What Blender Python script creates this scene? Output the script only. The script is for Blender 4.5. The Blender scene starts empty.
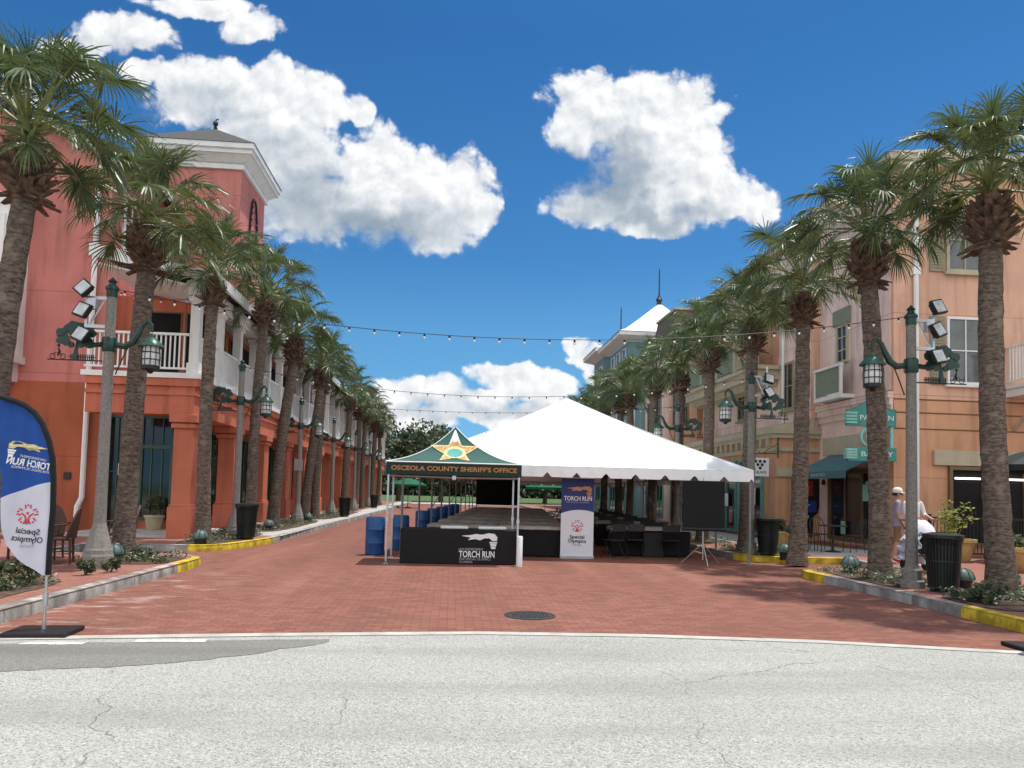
import bpy, bmesh, math, random
from mathutils import Vector, Matrix
from mathutils.geometry import tessellate_polygon
R = math.radians
C = bpy.context.scene.collection
SC = bpy.context.scene

# ------------------------------------------------------------------ camera
cam = bpy.data.cameras.new('camera'); camo = bpy.data.objects.new('camera', cam); C.objects.link(camo)
cam.sensor_width = 36; cam.lens = 745 / 1024 * 36; cam.shift_y = 67 / 1024; cam.clip_end = 3000; cam.clip_start = .05
_ps, _p, _ro = R(4.6), R(3.03), R(1.45)
_F = Vector((math.sin(_ps) * math.cos(_p), math.cos(_ps) * math.cos(_p), math.sin(_p)))
_R0 = Vector((math.cos(_ps), -math.sin(_ps), 0)); _U0 = _R0.cross(_F)
_Rr = _R0 * math.cos(_ro) + _U0 * math.sin(_ro); _U = _U0 * math.cos(_ro) - _R0 * math.sin(_ro)
M4 = Matrix((_Rr, _U, -_F)).transposed().to_4x4(); M4.translation = (0, 0, 1.6)
camo.matrix_world = M4
SC.camera = camo
# ------------------------------------------------------------------ view
SC.view_settings.view_transform = 'Standard'; SC.view_settings.look = 'None'
SC.view_settings.exposure = 0.55; SC.view_settings.gamma = 1
SC.render.engine = 'CYCLES'
SC.cycles.use_denoising = True
SC.cycles.max_bounces = 6; SC.cycles.transparent_max_bounces = 8
# ------------------------------------------------------------------ sun
SUN_AZ, SUN_EL = R(62), R(74)      # azimuth clockwise from +Y
sd = Vector((math.sin(SUN_AZ) * math.cos(SUN_EL), math.cos(SUN_AZ) * math.cos(SUN_EL), math.sin(SUN_EL)))
sl = bpy.data.lights.new('sun', 'SUN'); sl.energy = 3.05; sl.angle = R(.55); sl.color = (1, .965, .9)
so = bpy.data.objects.new('sun', sl); C.objects.link(so)
so.rotation_euler = (-sd).to_track_quat('-Z', 'Y').to_euler(); so.location = (0, 0, 40)
# ------------------------------------------------------------------ world: sky + cumulus
W = bpy.data.worlds.new('World'); SC.world = W; W.use_nodes = True
nt = W.node_tree; nt.nodes.clear()
SKY_STRENGTH = .126


def N(tree, typ, **kw):
    n = tree.nodes.new(typ)
    for k, v in kw.items():
        if k[0] == '_':
            n.inputs[int(k[1:])].default_value = v
        else:
            setattr(n, k, v)
    return n


def mth(tree, op, a, b=None, c=None, clamp=False):
    n = tree.nodes.new('ShaderNodeMath'); n.operation = op; n.use_clamp = clamp
    for i, x in enumerate((a, b, c)):
        if x is None: continue
        if isinstance(x, (int, float)): n.inputs[i].default_value = x
        else: tree.links.new(x, n.inputs[i])
    return n.outputs[0]


def sstep(tree, x, a, b):
    n = tree.nodes.new('ShaderNodeMapRange'); n.interpolation_type = 'SMOOTHSTEP'
    tree.links.new(x, n.inputs[0]); n.inputs[1].default_value = a; n.inputs[2].default_value = b
    return n.outputs[0]


def mixc(tree, fac, a, b):
    n = tree.nodes.new('ShaderNodeMix'); n.data_type = 'RGBA'
    for i, x in ((0, fac), (6, a), (7, b)):
        if isinstance(x, (int, float)): n.inputs[i].default_value = x
        elif isinstance(x, tuple): n.inputs[i].default_value = (*x, 1) if len(x) == 3 else x
        else: tree.links.new(x, n.inputs[i])
    return n.outputs[2]


def dirpt(x, y):
    d = _F + _Rr * ((x - 512) / 745) - _U * ((y - 451) / 745)
    return d.x / d.y, d.z / d.y
# every cumulus as a handful of lobes: compass offset and height of the lobe on the sky, its half sizes
LOBES = [(250, 92, 88, 36), (190, 92, 50, 36), (310, 100, 44, 30), (268, 128, 66, 40), (285, 160, 70, 46), (372, 160, 50, 50), (432, 186, 66, 48), (385, 212, 90, 44),
         (320, 205, 80, 50), (473, 208, 30, 26), (240, 170, 60, 44), (420, 225, 64, 28),
         (125, 33, 50, 26), (205, 6, 70, 16), (250, 28, 40, 24), (140, 74, 26, 13), (356, 108, 18, 18), (70, 60, 36, 24),
         (608, 112, 76, 46), (660, 110, 80, 48), (575, 125, 44, 32), (694, 150, 52, 46), (650, 160, 66, 60), (640, 202, 92, 34), (705, 196, 70, 42),
         (752, 202, 36, 28), (590, 208, 54, 20), (650, 218, 60, 22),
         (428, 390, 44, 20), (400, 398, 36, 22), (508, 378, 54, 22), (545, 388, 38, 20), (470, 398, 60, 15), (500, 412, 80, 16), (415, 418, 50, 20),
         (580, 345, 16, 14), (594, 360, 24, 20), (606, 378, 30, 20),
         (-60, 110, 120, 60), (-150, 200, 120, 70), (1150, 330, 120, 60), (1230, 160, 120, 50), (900, 440, 90, 30)]
g = bpy.data.node_groups.new('cumulus', 'ShaderNodeTree')
g.interface.new_socket('Vector', in_out='INPUT', socket_type='NodeSocketVector')
g.interface.new_socket('Density', in_out='OUTPUT', socket_type='NodeSocketFloat')
g.interface.new_socket('Body', in_out='OUTPUT', socket_type='NodeSocketFloat')
gi = g.nodes.new('NodeGroupInput'); go = g.nodes.new('NodeGroupOutput')
wn = N(g, 'ShaderNodeTexNoise', noise_dimensions='2D'); g.links.new(gi.outputs[0], wn.inputs['Vector'])
wn.inputs['Scale'].default_value = 9; wn.inputs['Detail'].default_value = 4; wn.inputs['Roughness'].default_value = .55
ws = g.nodes.new('ShaderNodeVectorMath'); ws.operation = 'SUBTRACT'; g.links.new(wn.outputs['Color'], ws.inputs[0]); ws.inputs[1].default_value = (.5, .5, .5)
wm = g.nodes.new('ShaderNodeVectorMath'); wm.operation = 'SCALE'; g.links.new(ws.outputs[0], wm.inputs[0]); wm.inputs['Scale'].default_value = .05
wa = g.nodes.new('ShaderNodeVectorMath'); wa.operation = 'ADD'; g.links.new(gi.outputs[0], wa.inputs[0]); g.links.new(wm.outputs[0], wa.inputs[1])
acc = None
for (x, y, rx, ry) in LOBES:
    rx *= .88; ry *= .86
    u, v = dirpt(x, y)
    s2 = g.nodes.new('ShaderNodeVectorMath'); s2.operation = 'MULTIPLY_ADD'; g.links.new(wa.outputs[0], s2.inputs[0]); s2.inputs[1].default_value = (745 / rx, 745 / ry, 0); s2.inputs[2].default_value = (-u * 745 / rx, -v * 745 / ry, 0)
    s3 = g.nodes.new('ShaderNodeVectorMath'); s3.operation = 'LENGTH'; g.links.new(s2.outputs[0], s3.inputs[0])
    e = mth(g, 'SUBTRACT', 1, s3.outputs['Value'])
    acc = e if acc is None else mth(g, 'SMOOTH_MAX', acc, e, .12)
fb = N(g, 'ShaderNodeTexNoise', noise_dimensions='2D'); g.links.new(gi.outputs[0], fb.inputs['Vector'])
fb.inputs['Scale'].default_value = 13; fb.inputs['Detail'].default_value = 7; fb.inputs['Roughness'].default_value = .54
vo = N(g, 'ShaderNodeTexVoronoi', voronoi_dimensions='2D', feature='F1'); g.links.new(wa.outputs[0], vo.inputs['Vector'])
vo.inputs['Scale'].default_value = 24; vo.inputs['Detail'].default_value = 3; vo.inputs['Roughness'].default_value = .55
vo.normalize = True
t1 = mth(g, 'MULTIPLY', mth(g, 'SUBTRACT', fb.outputs[0], .5), .95)
t2 = mth(g, 'MULTIPLY', mth(g, 'SUBTRACT', .42, vo.outputs['Distance']), .95)
den = mth(g, 'ADD', acc, mth(g, 'ADD', t1, t2))
g.links.new(den, go.inputs[0]); g.links.new(acc, go.inputs[1])

tc = nt.nodes.new('ShaderNodeTexCoord'); sx = nt.nodes.new('ShaderNodeSeparateXYZ'); nt.links.new(tc.outputs['Generated'], sx.inputs[0])
yy = mth(nt, 'MAXIMUM', sx.outputs[1], .02)
uu = mth(nt, 'DIVIDE', sx.outputs[0], yy); vv = mth(nt, 'DIVIDE', sx.outputs[2], yy)


def dens(du, dv):
    c = nt.nodes.new('ShaderNodeCombineXYZ')
    nt.links.new(mth(nt, 'ADD', uu, du), c.inputs[0]); nt.links.new(mth(nt, 'ADD', vv, dv), c.inputs[1])
    gn = nt.nodes.new('ShaderNodeGroup'); gn.node_tree = g; nt.links.new(c.outputs[0], gn.inputs[0])
    return gn.outputs[0], gn.outputs[1]
d0, b0 = dens(0, 0); d1, b1 = dens(.007, .012)
rel = mth(nt, 'MULTIPLY', mth(nt, 'SUBTRACT', mth(nt, 'SUBTRACT', d1, b1), mth(nt, 'SUBTRACT', d0, b0)), 1.0)
GREY = [(375, 228, 140, 46, .95), (300, 195, 80, 66, .85), (265, 140, 60, 34, .6), (210, 108, 90, 34, .55), (110, 44, 60, 16, .35), (215, 28, 70, 14, .35),
        (608, 180, 90, 62, 1.0), (655, 216, 120, 30, .9), (590, 212, 70, 24, .7), (610, 132, 50, 24, .35), (500, 408, 120, 20, .6), (425, 412, 70, 22, .5), (600, 375, 30, 14, .4)]
cw = nt.nodes.new('ShaderNodeCombineXYZ'); nt.links.new(uu, cw.inputs[0]); nt.links.new(vv, cw.inputs[1])
wn2 = N(nt, 'ShaderNodeTexNoise', noise_dimensions='2D'); nt.links.new(cw.outputs[0], wn2.inputs['Vector']); wn2.inputs['Scale'].default_value = 16; wn2.inputs['Detail'].default_value = 5
wv2 = nt.nodes.new('ShaderNodeVectorMath'); wv2.operation = 'MULTIPLY_ADD'; nt.links.new(wn2.outputs['Color'], wv2.inputs[0]); wv2.inputs[1].default_value = (.10, .10, 0)
wv3 = nt.nodes.new('ShaderNodeVectorMath'); wv3.operation = 'ADD'; nt.links.new(cw.outputs[0], wv3.inputs[0]); wv3.inputs[1].default_value = (-.05, -.05, 0); nt.links.new(wv3.outputs[0], wv2.inputs[2])
deep = None
for (x, y, rx, ry, am) in GREY:
    u, v = dirpt(x, y); s2 = nt.nodes.new('ShaderNodeVectorMath'); s2.operation = 'MULTIPLY_ADD'; nt.links.new(wv2.outputs[0], s2.inputs[0]); s2.inputs[1].default_value = (745 / rx, 745 / ry, 0); s2.inputs[2].default_value = (-u * 745 / rx, -v * 745 / ry, 0)
    s3 = nt.nodes.new('ShaderNodeVectorMath'); s3.operation = 'LENGTH'; nt.links.new(s2.outputs[0], s3.inputs[0])
    e = mth(nt, 'MULTIPLY', sstep(nt, s3.outputs['Value'], 1.15, .15), am); deep = e if deep is None else mth(nt, 'SMOOTH_MAX', deep, e, .15)
aa = sstep(nt, d0, .0, .28); ab = sstep(nt, d0, -.12, .55)
alpha = mth(nt, 'MULTIPLY', mth(nt, 'MULTIPLY_ADD', mth(nt, 'SUBTRACT', ab, aa), mth(nt, 'MINIMUM', deep, 1), aa), sstep(nt, sx.outputs[1], .03, .2))
shd = mth(nt, 'ADD', mth(nt, 'MULTIPLY', deep, .95), mth(nt, 'MULTIPLY', mth(nt, 'ADD', rel, .03), mth(nt, 'SUBTRACT', 1.05, mth(nt, 'MULTIPLY', deep, .75)))); shd = mth(nt, 'MINIMUM', mth(nt, 'MAXIMUM', shd, 0), 1)
K = 1 / SKY_STRENGTH * .70
ccol = mixc(nt, shd, (.98 * K, .99 * K, 1.0 * K), (.30 * K, .38 * K, .47 * K))
sky = nt.nodes.new('ShaderNodeTexSky'); sky.sky_type = 'NISHITA'; sky.sun_disc = False
sky.sun_elevation = SUN_EL; sky.sun_rotation = SUN_AZ; sky.air_density = 1.0; sky.dust_density = .35; sky.ozone_density = 2.5; sky.altitude = 0
sv = nt.nodes.new('ShaderNodeVectorMath'); sv.operation = 'ADD'; nt.links.new(tc.outputs['Generated'], sv.inputs[0]); sv.inputs[1].default_value = (0, 0, .16)
sn = nt.nodes.new('ShaderNodeVectorMath'); sn.operation = 'NORMALIZE'; nt.links.new(sv.outputs[0], sn.inputs[0]); nt.links.new(sn.outputs[0], sky.inputs[0])
hs = nt.nodes.new('ShaderNodeHueSaturation'); hs.inputs['Saturation'].default_value = 1.16; hs.inputs['Value'].default_value = 1.0
nt.links.new(sky.outputs[0], hs.inputs['Color'])
# clear-air gradient: paler low down, deep blue at mid height, overhead brightened out of frame to add fill
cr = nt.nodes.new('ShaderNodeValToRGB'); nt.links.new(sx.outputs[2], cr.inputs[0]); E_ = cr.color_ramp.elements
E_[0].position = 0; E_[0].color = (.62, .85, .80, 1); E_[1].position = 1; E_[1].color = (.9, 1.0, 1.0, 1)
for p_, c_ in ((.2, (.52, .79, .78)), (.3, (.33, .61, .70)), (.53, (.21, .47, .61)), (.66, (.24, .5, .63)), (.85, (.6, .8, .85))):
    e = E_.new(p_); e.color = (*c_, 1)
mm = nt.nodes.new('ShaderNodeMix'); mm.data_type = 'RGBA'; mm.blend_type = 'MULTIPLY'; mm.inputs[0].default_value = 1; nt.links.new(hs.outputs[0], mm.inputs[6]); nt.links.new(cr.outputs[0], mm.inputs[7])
# unseen bright cloud behind the camera, added as fill for south-facing walls
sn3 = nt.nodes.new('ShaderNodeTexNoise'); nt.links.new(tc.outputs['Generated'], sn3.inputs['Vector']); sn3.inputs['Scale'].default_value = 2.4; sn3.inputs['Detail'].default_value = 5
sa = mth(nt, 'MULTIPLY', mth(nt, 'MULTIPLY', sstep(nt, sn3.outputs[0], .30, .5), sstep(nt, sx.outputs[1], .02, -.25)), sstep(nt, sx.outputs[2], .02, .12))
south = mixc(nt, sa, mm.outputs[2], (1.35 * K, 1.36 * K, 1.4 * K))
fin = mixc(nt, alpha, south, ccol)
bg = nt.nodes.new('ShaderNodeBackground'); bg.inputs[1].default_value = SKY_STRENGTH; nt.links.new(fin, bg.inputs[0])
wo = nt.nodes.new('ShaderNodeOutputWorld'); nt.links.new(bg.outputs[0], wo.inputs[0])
W.cycles.sampling_method = 'NONE'

# ================================================================== materials
MATS = {}


def mat(name, col, rough=.7, var=.12, scale=3., bump=0., bscale=40., spec=.4, metal=0., dirt=0., emit=None, trans=0., stretch=None, coord='Object'):
    if name in MATS: return MATS[name]
    m = bpy.data.materials.new(name); m.use_nodes = True; t = m.node_tree; b = t.nodes['Principled BSDF']
    MATS[name] = m
    b.inputs['Roughness'].default_value = rough; b.inputs['Specular IOR Level'].default_value = spec; b.inputs['Metallic'].default_value = metal
    tcn = t.nodes.new('ShaderNodeTexCoord'); vec = tcn.outputs[coord]
    if stretch:
        mp = t.nodes.new('ShaderNodeMapping'); mp.inputs['Scale'].default_value = stretch; t.links.new(vec, mp.inputs[0]); vec = mp.outputs[0]
    n1 = t.nodes.new('ShaderNodeTexNoise'); n1.inputs['Scale'].default_value = scale; n1.inputs['Detail'].default_value = 6; n1.inputs['Roughness'].default_value = .6
    t.links.new(vec, n1.inputs['Vector'])
    lo = tuple(c * (1 - var) for c in col); hi = tuple(min(1, c * (1 + var)) for c in col)
    out = mixc(t, sstep(t, n1.outputs[0], .3, .7), lo, hi)
    if dirt:
        mp2 = t.nodes.new('ShaderNodeMapping'); mp2.inputs['Scale'].default_value = (2.2, 2.2, .25); t.links.new(tcn.outputs[coord], mp2.inputs[0])
        n3 = t.nodes.new('ShaderNodeTexNoise'); n3.inputs['Scale'].default_value = 1.6; n3.inputs['Detail'].default_value = 7; t.links.new(mp2.outputs[0], n3.inputs['Vector'])
        out = mixc(t, mth(t, 'MULTIPLY', sstep(t, n3.outputs[0], .46, .74), dirt), out, tuple(c * .55 for c in col))
    t.links.new(out, b.inputs['Base Color'])
    if bump:
        n2 = t.nodes.new('ShaderNodeTexNoise'); n2.inputs['Scale'].default_value = bscale; n2.inputs['Detail'].default_value = 5; t.links.new(vec, n2.inputs['Vector'])
        bn = t.nodes.new('ShaderNodeBump'); bn.inputs['Strength'].default_value = bump; bn.inputs['Distance'].default_value = .02
        t.links.new(n2.outputs[0], bn.inputs['Height']); t.links.new(bn.outputs[0], b.inputs['Normal'])
    if emit:
        b.inputs['Emission Color'].default_value = (*emit[0], 1); b.inputs['Emission Strength'].default_value = emit[1]
    if trans:
        tr = t.nodes.new('ShaderNodeBsdfTranslucent'); t.links.new(out, tr.inputs[0])
        mx = t.nodes.new('ShaderNodeMixShader'); mx.inputs[0].default_value = trans
        o = t.nodes['Material Output']; t.links.new(b.outputs[0], mx.inputs[1]); t.links.new(tr.outputs[0], mx.inputs[2]); t.links.new(mx.outputs[0], o.inputs[0])
    return m


def stucco(name, col, groove=True):
    m = mat(name, col, .85, .13, .55, .28, 70, .2, dirt=.55)
    if groove:      # scored expansion joints
        t = m.node_tree; b = t.nodes['Principled BSDF']; src = b.inputs['Base Color'].links[0].from_socket
        tcn = t.nodes.new('ShaderNodeTexCoord'); sp = t.nodes.new('ShaderNodeSeparateXYZ'); t.links.new(tcn.outputs['Object'], sp.inputs[0])
        def line(o, per, off):
            q = mth(t, 'PINGPONG', mth(t, 'ADD', o, off), per / 2)
            return mth(t, 'LESS_THAN', q, .012)
        hz = line(sp.outputs[2], 2.35, .1)
        vx = mth(t, 'MULTIPLY', line(sp.outputs[0], 3.1, .4), 1); vy = line(sp.outputs[1], 3.1, .9)
        ln = mth(t, 'MAXIMUM', hz, mth(t, 'MULTIPLY', mth(t, 'MAXIMUM', vx, vy), .6))
        t.links.new(mixc(t, mth(t, 'MULTIPLY', ln, .55), src, tuple(c * .45 for c in col)), b.inputs['Base Color'])
    return m


def brick_mat(name, c1, c2, mortar, bw=.21, bh=.105, stain=.5, pale=0., rot=0):
    m = bpy.data.materials.new(name); m.use_nodes = True; t = m.node_tree; b = t.nodes['Principled BSDF']
    tcn = t.nodes.new('ShaderNodeTexCoord'); mp = t.nodes.new('ShaderNodeMapping'); t.links.new(tcn.outputs['Object'], mp.inputs[0]); mp.inputs['Rotation'].default_value = (0, 0, rot)
    br = t.nodes.new('ShaderNodeTexBrick'); t.links.new(mp.outputs[0], br.inputs[0])
    br.inputs['Color1'].default_value = (*c1, 1); br.inputs['Color2'].default_value = (*c2, 1); br.inputs['Mortar'].default_value = (*mortar, 1)
    br.inputs['Scale'].default_value = 1; br.inputs['Brick Width'].default_value = bw; br.inputs['Row Height'].default_value = bh
    br.inputs['Mortar Size'].default_value = .007; br.inputs['Mortar Smooth'].default_value = .3; br.inputs['Bias'].default_value = -.1
    col = br.outputs[0]
    for sc, a, bb, k, cc in ((.35, .42, .7, stain * .55, tuple(x * .62 for x in c1)), (1.7, .5, .75, stain * .5, tuple(x * .6 for x in c1)), (6, .55, .8, .4, tuple(min(1, x * 1.25) for x in c2))):
        n = t.nodes.new('ShaderNodeTexNoise'); n.inputs['Scale'].default_value = sc; n.inputs['Detail'].default_value = 7; n.inputs['Roughness'].default_value = .62; t.links.new(tcn.outputs['Object'], n.inputs[0])
        col = mixc(t, mth(t, 'MULTIPLY', sstep(t, n.outputs[0], a, bb), k), col, cc)
    if pale:    # pale
        mpw = t.nodes.new('ShaderNodeMapping'); mpw.inputs['Scale'].default_value = (.9, .08, 1); t.links.new(tcn.outputs['Object'], mpw.inputs[0])
        nw = t.nodes.new('ShaderNodeTexNoise'); nw.inputs['Scale'].default_value = 1.1; nw.inputs['Detail'].default_value = 5; t.links.new(mpw.outputs[0], nw.inputs[0])
        col = mixc(t, mth(t, 'MULTIPLY', sstep(t, nw.outputs[0], .5, .72), .4), col, (.13, .062, .048))
        col = mixc(t, mth(t, 'MULTIPLY', sstep(t, nw.outputs[0], .46, .3), .3), col, (.38, .2, .155))
        nd = t.nodes.new('ShaderNodeTexNoise'); nd.inputs['Scale'].default_value = 4.2; nd.inputs['Detail'].default_value = 3; t.links.new(tcn.outputs['Object'], nd.inputs[0])
        col = mixc(t, mth(t, 'MULTIPLY', sstep(t, nd.outputs[0], .68, .76), .45), col, (.08, .045, .04))
        # pale efflorescence by the gutter on one side
        sp = t.nodes.new('ShaderNodeSeparateXYZ'); t.links.new(tcn.outputs['Object'], sp.inputs[0])
        mp2 = t.nodes.new('ShaderNodeMapping'); mp2.inputs['Scale'].default_value = (1, 2.6, 1); t.links.new(tcn.outputs['Object'], mp2.inputs[0])
        n = t.nodes.new('ShaderNodeTexNoise'); n.inputs['Scale'].default_value = 1.3; n.inputs['Detail'].default_value = 8; n.inputs['Roughness'].default_value = .7; t.links.new(mp2.outputs[0], n.inputs[0])
        near = mth(t, 'MULTIPLY', sstep(t, sp.outputs[0], -2.6, -4.7), sstep(t, sp.outputs[1], 16, 11))
        f = mth(t, 'MULTIPLY', sstep(t, n.outputs[0], .5, .66), near)
        col = mixc(t, mth(t, 'MULTIPLY', f, pale), col, (.62, .5, .44))
    t.links.new(col, b.inputs['Base Color']); b.inputs['Roughness'].default_value = .82; b.inputs['Specular IOR Level'].default_value = .25
    bn = t.nodes.new('ShaderNodeBump'); bn.inputs['Strength'].default_value = .5; bn.inputs['Distance'].default_value = .006; t.links.new(br.outputs['Fac'], bn.inputs['Height']); bn.invert = True
    t.links.new(bn.outputs[0], b.inputs['Normal'])
    return m


def asphalt_mat(name, base, cracks=.6, speck=.4):
    m = bpy.data.materials.new(name); m.use_nodes = True; t = m.node_tree; b = t.nodes['Principled BSDF']
    tcn = t.nodes.new('ShaderNodeTexCoord'); V = tcn.outputs['Object']
    def noise(sc, det=5, ro=.6):
        n = t.nodes.new('ShaderNodeTexNoise'); n.inputs['Scale'].default_value = sc; n.inputs['Detail'].default_value = det; n.inputs['Roughness'].default_value = ro; t.links.new(V, n.inputs[0]); return n.outputs[0]
    def vor(sc, feat='F1'):
        n = t.nodes.new('ShaderNodeTexVoronoi'); n.feature = feat; n.inputs['Scale'].default_value = sc; t.links.new(V, n.inputs['Vector']); return n
    col = mixc(t, sstep(t, noise(.5, 6), .3, .7), tuple(x * .93 for x in base), tuple(x * 1.06 for x in base))
    v1 = vor(95); hue = t.nodes.new('ShaderNodeSeparateColor'); t.links.new(v1.outputs['Color'], hue.inputs[0])
    col = mixc(t, mth(t, 'MULTIPLY', sstep(t, hue.outputs[0], .55, 1.), speck), col, tuple(x * .42 for x in base))
    col = mixc(t, mth(t, 'MULTIPLY', sstep(t, hue.outputs[1], .6, 1.), speck), col, tuple(min(1, x * 1.5) for x in base))
    col = mixc(t, mth(t, 'MULTIPLY', sstep(t, noise(26, 3), .52, .75), .38), col, tuple(x * .55 for x in base))
    mpa = t.nodes.new('ShaderNodeMapping'); mpa.inputs['Scale'].default_value = (.12, .9, 1); t.links.new(V, mpa.inputs[0])
    ln = t.nodes.new('ShaderNodeTexNoise'); ln.inputs['Scale'].default_value = 1.4; ln.inputs['Detail'].default_value = 5; t.links.new(mpa.outputs[0], ln.inputs[0])
    col = mixc(t, mth(t, 'MULTIPLY', sstep(t, ln.outputs[0], .46, .68), .42), col, tuple(x * .62 for x in base))
    col = mixc(t, mth(t, 'MULTIPLY', sstep(t, noise(3.2, 4, .5), .66, .74), .35), col, tuple(x * .5 for x in base))
    wv = t.nodes.new('ShaderNodeTexNoise'); wv.inputs['Scale'].default_value = 1.1; wv.inputs['Detail'].default_value = 6; t.links.new(V, wv.inputs[0])
    ad = t.nodes.new('ShaderNodeVectorMath'); ad.operation = 'MULTIPLY_ADD'; t.links.new(wv.outputs['Color'], ad.inputs[0]); ad.inputs[1].default_value = (1.1, 1.1, 0); t.links.new(V, ad.inputs[2])
    cr = t.nodes.new('ShaderNodeTexVoronoi'); cr.feature = 'DISTANCE_TO_EDGE'; cr.inputs['Scale'].default_value = .34; t.links.new(ad.outputs[0], cr.inputs['Vector'])
    ck = mth(t, 'MULTIPLY', mth(t, 'MULTIPLY', sstep(t, cr.outputs['Distance'], .0026, .0006), cracks), sstep(t, noise(.7, 3), .44, .6))
    col = mixc(t, ck, col, tuple(x * .25 for x in base))
    t.links.new(col, b.inputs['Base Color']); b.inputs['Roughness'].default_value = .9; b.inputs['Specular IOR Level'].default_value = .2
    bn = t.nodes.new('ShaderNodeBump'); bn.inputs['Strength'].default_value = .7; bn.inputs['Distance'].default_value = .012; t.links.new(v1.outputs['Distance'], bn.inputs['Height']); t.links.new(bn.outputs[0], b.inputs['Normal'])
    return m


def leaf_mat(name, a, b_, rough=.42, trans=.22, spec=.5):
    m = bpy.data.materials.new(name); m.use_nodes = True; t = m.node_tree; b = t.nodes['Principled BSDF']
    ge = t.nodes.new('ShaderNodeNewGeometry'); col = mixc(t, ge.outputs['Random Per Island'], a, b_)
    t.links.new(col, b.inputs['Base Color']); b.inputs['Roughness'].default_value = rough; b.inputs['Specular IOR Level'].default_value = spec
    tr = t.nodes.new('ShaderNodeBsdfTranslucent'); t.links.new(mixc(t, .5, col, tuple(x * 1.6 for x in b_)), tr.inputs[0])
    mx = t.nodes.new('ShaderNodeMixShader'); mx.inputs[0].default_value = trans
    t.links.new(b.outputs[0], mx.inputs[1]); t.links.new(tr.outputs[0], mx.inputs[2]); t.links.new(mx.outputs[0], t.nodes['Material Output'].inputs[0])
    return m


def trunk_mat():
    m = bpy.data.materials.new('palm_bark'); m.use_nodes = True; t = m.node_tree; b = t.nodes['Principled BSDF']
    tcn = t.nodes.new('ShaderNodeTexCoord'); oi = t.nodes.new('ShaderNodeObjectInfo')
    ad = t.nodes.new('ShaderNodeVectorMath'); ad.operation = 'ADD'; t.links.new(tcn.outputs['Object'], ad.inputs[0]); t.links.new(oi.outputs['Random'], ad.inputs[1])
    mp = t.nodes.new('ShaderNodeMapping'); mp.inputs['Scale'].default_value = (1, 1, 2.4); t.links.new(ad.outputs[0], mp.inputs[0])
    n = t.nodes.new('ShaderNodeTexNoise'); n.inputs['Scale'].default_value = 11; n.inputs['Detail'].default_value = 8; n.inputs['Roughness'].default_value = .7; t.links.new(mp.outputs[0], n.inputs[0])
    n2 = t.nodes.new('ShaderNodeTexNoise'); n2.inputs['Scale'].default_value = 2; n2.inputs['Detail'].default_value = 4; t.links.new(ad.outputs[0], n2.inputs[0])
    col = mixc(t, sstep(t, n.outputs[0], .32, .68), (.06, .044, .034), (.235, .185, .145))
    col = mixc(t, mth(t, 'MULTIPLY', sstep(t, n2.outputs[0], .4, .7), .4), col, (.16, .13, .105))
    spz = t.nodes.new('ShaderNodeSeparateXYZ'); t.links.new(ad.outputs[0], spz.inputs[0])
    wz = mth(t, 'MULTIPLY_ADD', n2.outputs[0], 1.2, mth(t, 'MULTIPLY', spz.outputs[2], 7.5))
    rg = sstep(t, mth(t, 'PINGPONG', wz, .5), .10, .0)
    col = mixc(t, mth(t, 'MULTIPLY', rg, .55), col, (.045, .034, .027))
    n4 = t.nodes.new('ShaderNodeTexNoise'); n4.inputs['Scale'].default_value = 4.5; n4.inputs['Detail'].default_value = 6; t.links.new(ad.outputs[0], n4.inputs[0])
    col = mixc(t, mth(t, 'MULTIPLY', sstep(t, n4.outputs[0], .56, .7), .5), col, (.30, .25, .205))
    t.links.new(col, b.inputs['Base Color']); b.inputs['Roughness'].default_value = .95; b.inputs['Specular IOR Level'].default_value = .15
    bn = t.nodes.new('ShaderNodeBump'); bn.inputs['Strength'].default_value = .9; bn.inputs['Distance'].default_value = .03; t.links.new(n.outputs[0], bn.inputs['Height']); t.links.new(bn.outputs[0], b.inputs['Normal'])
    return m


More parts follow.
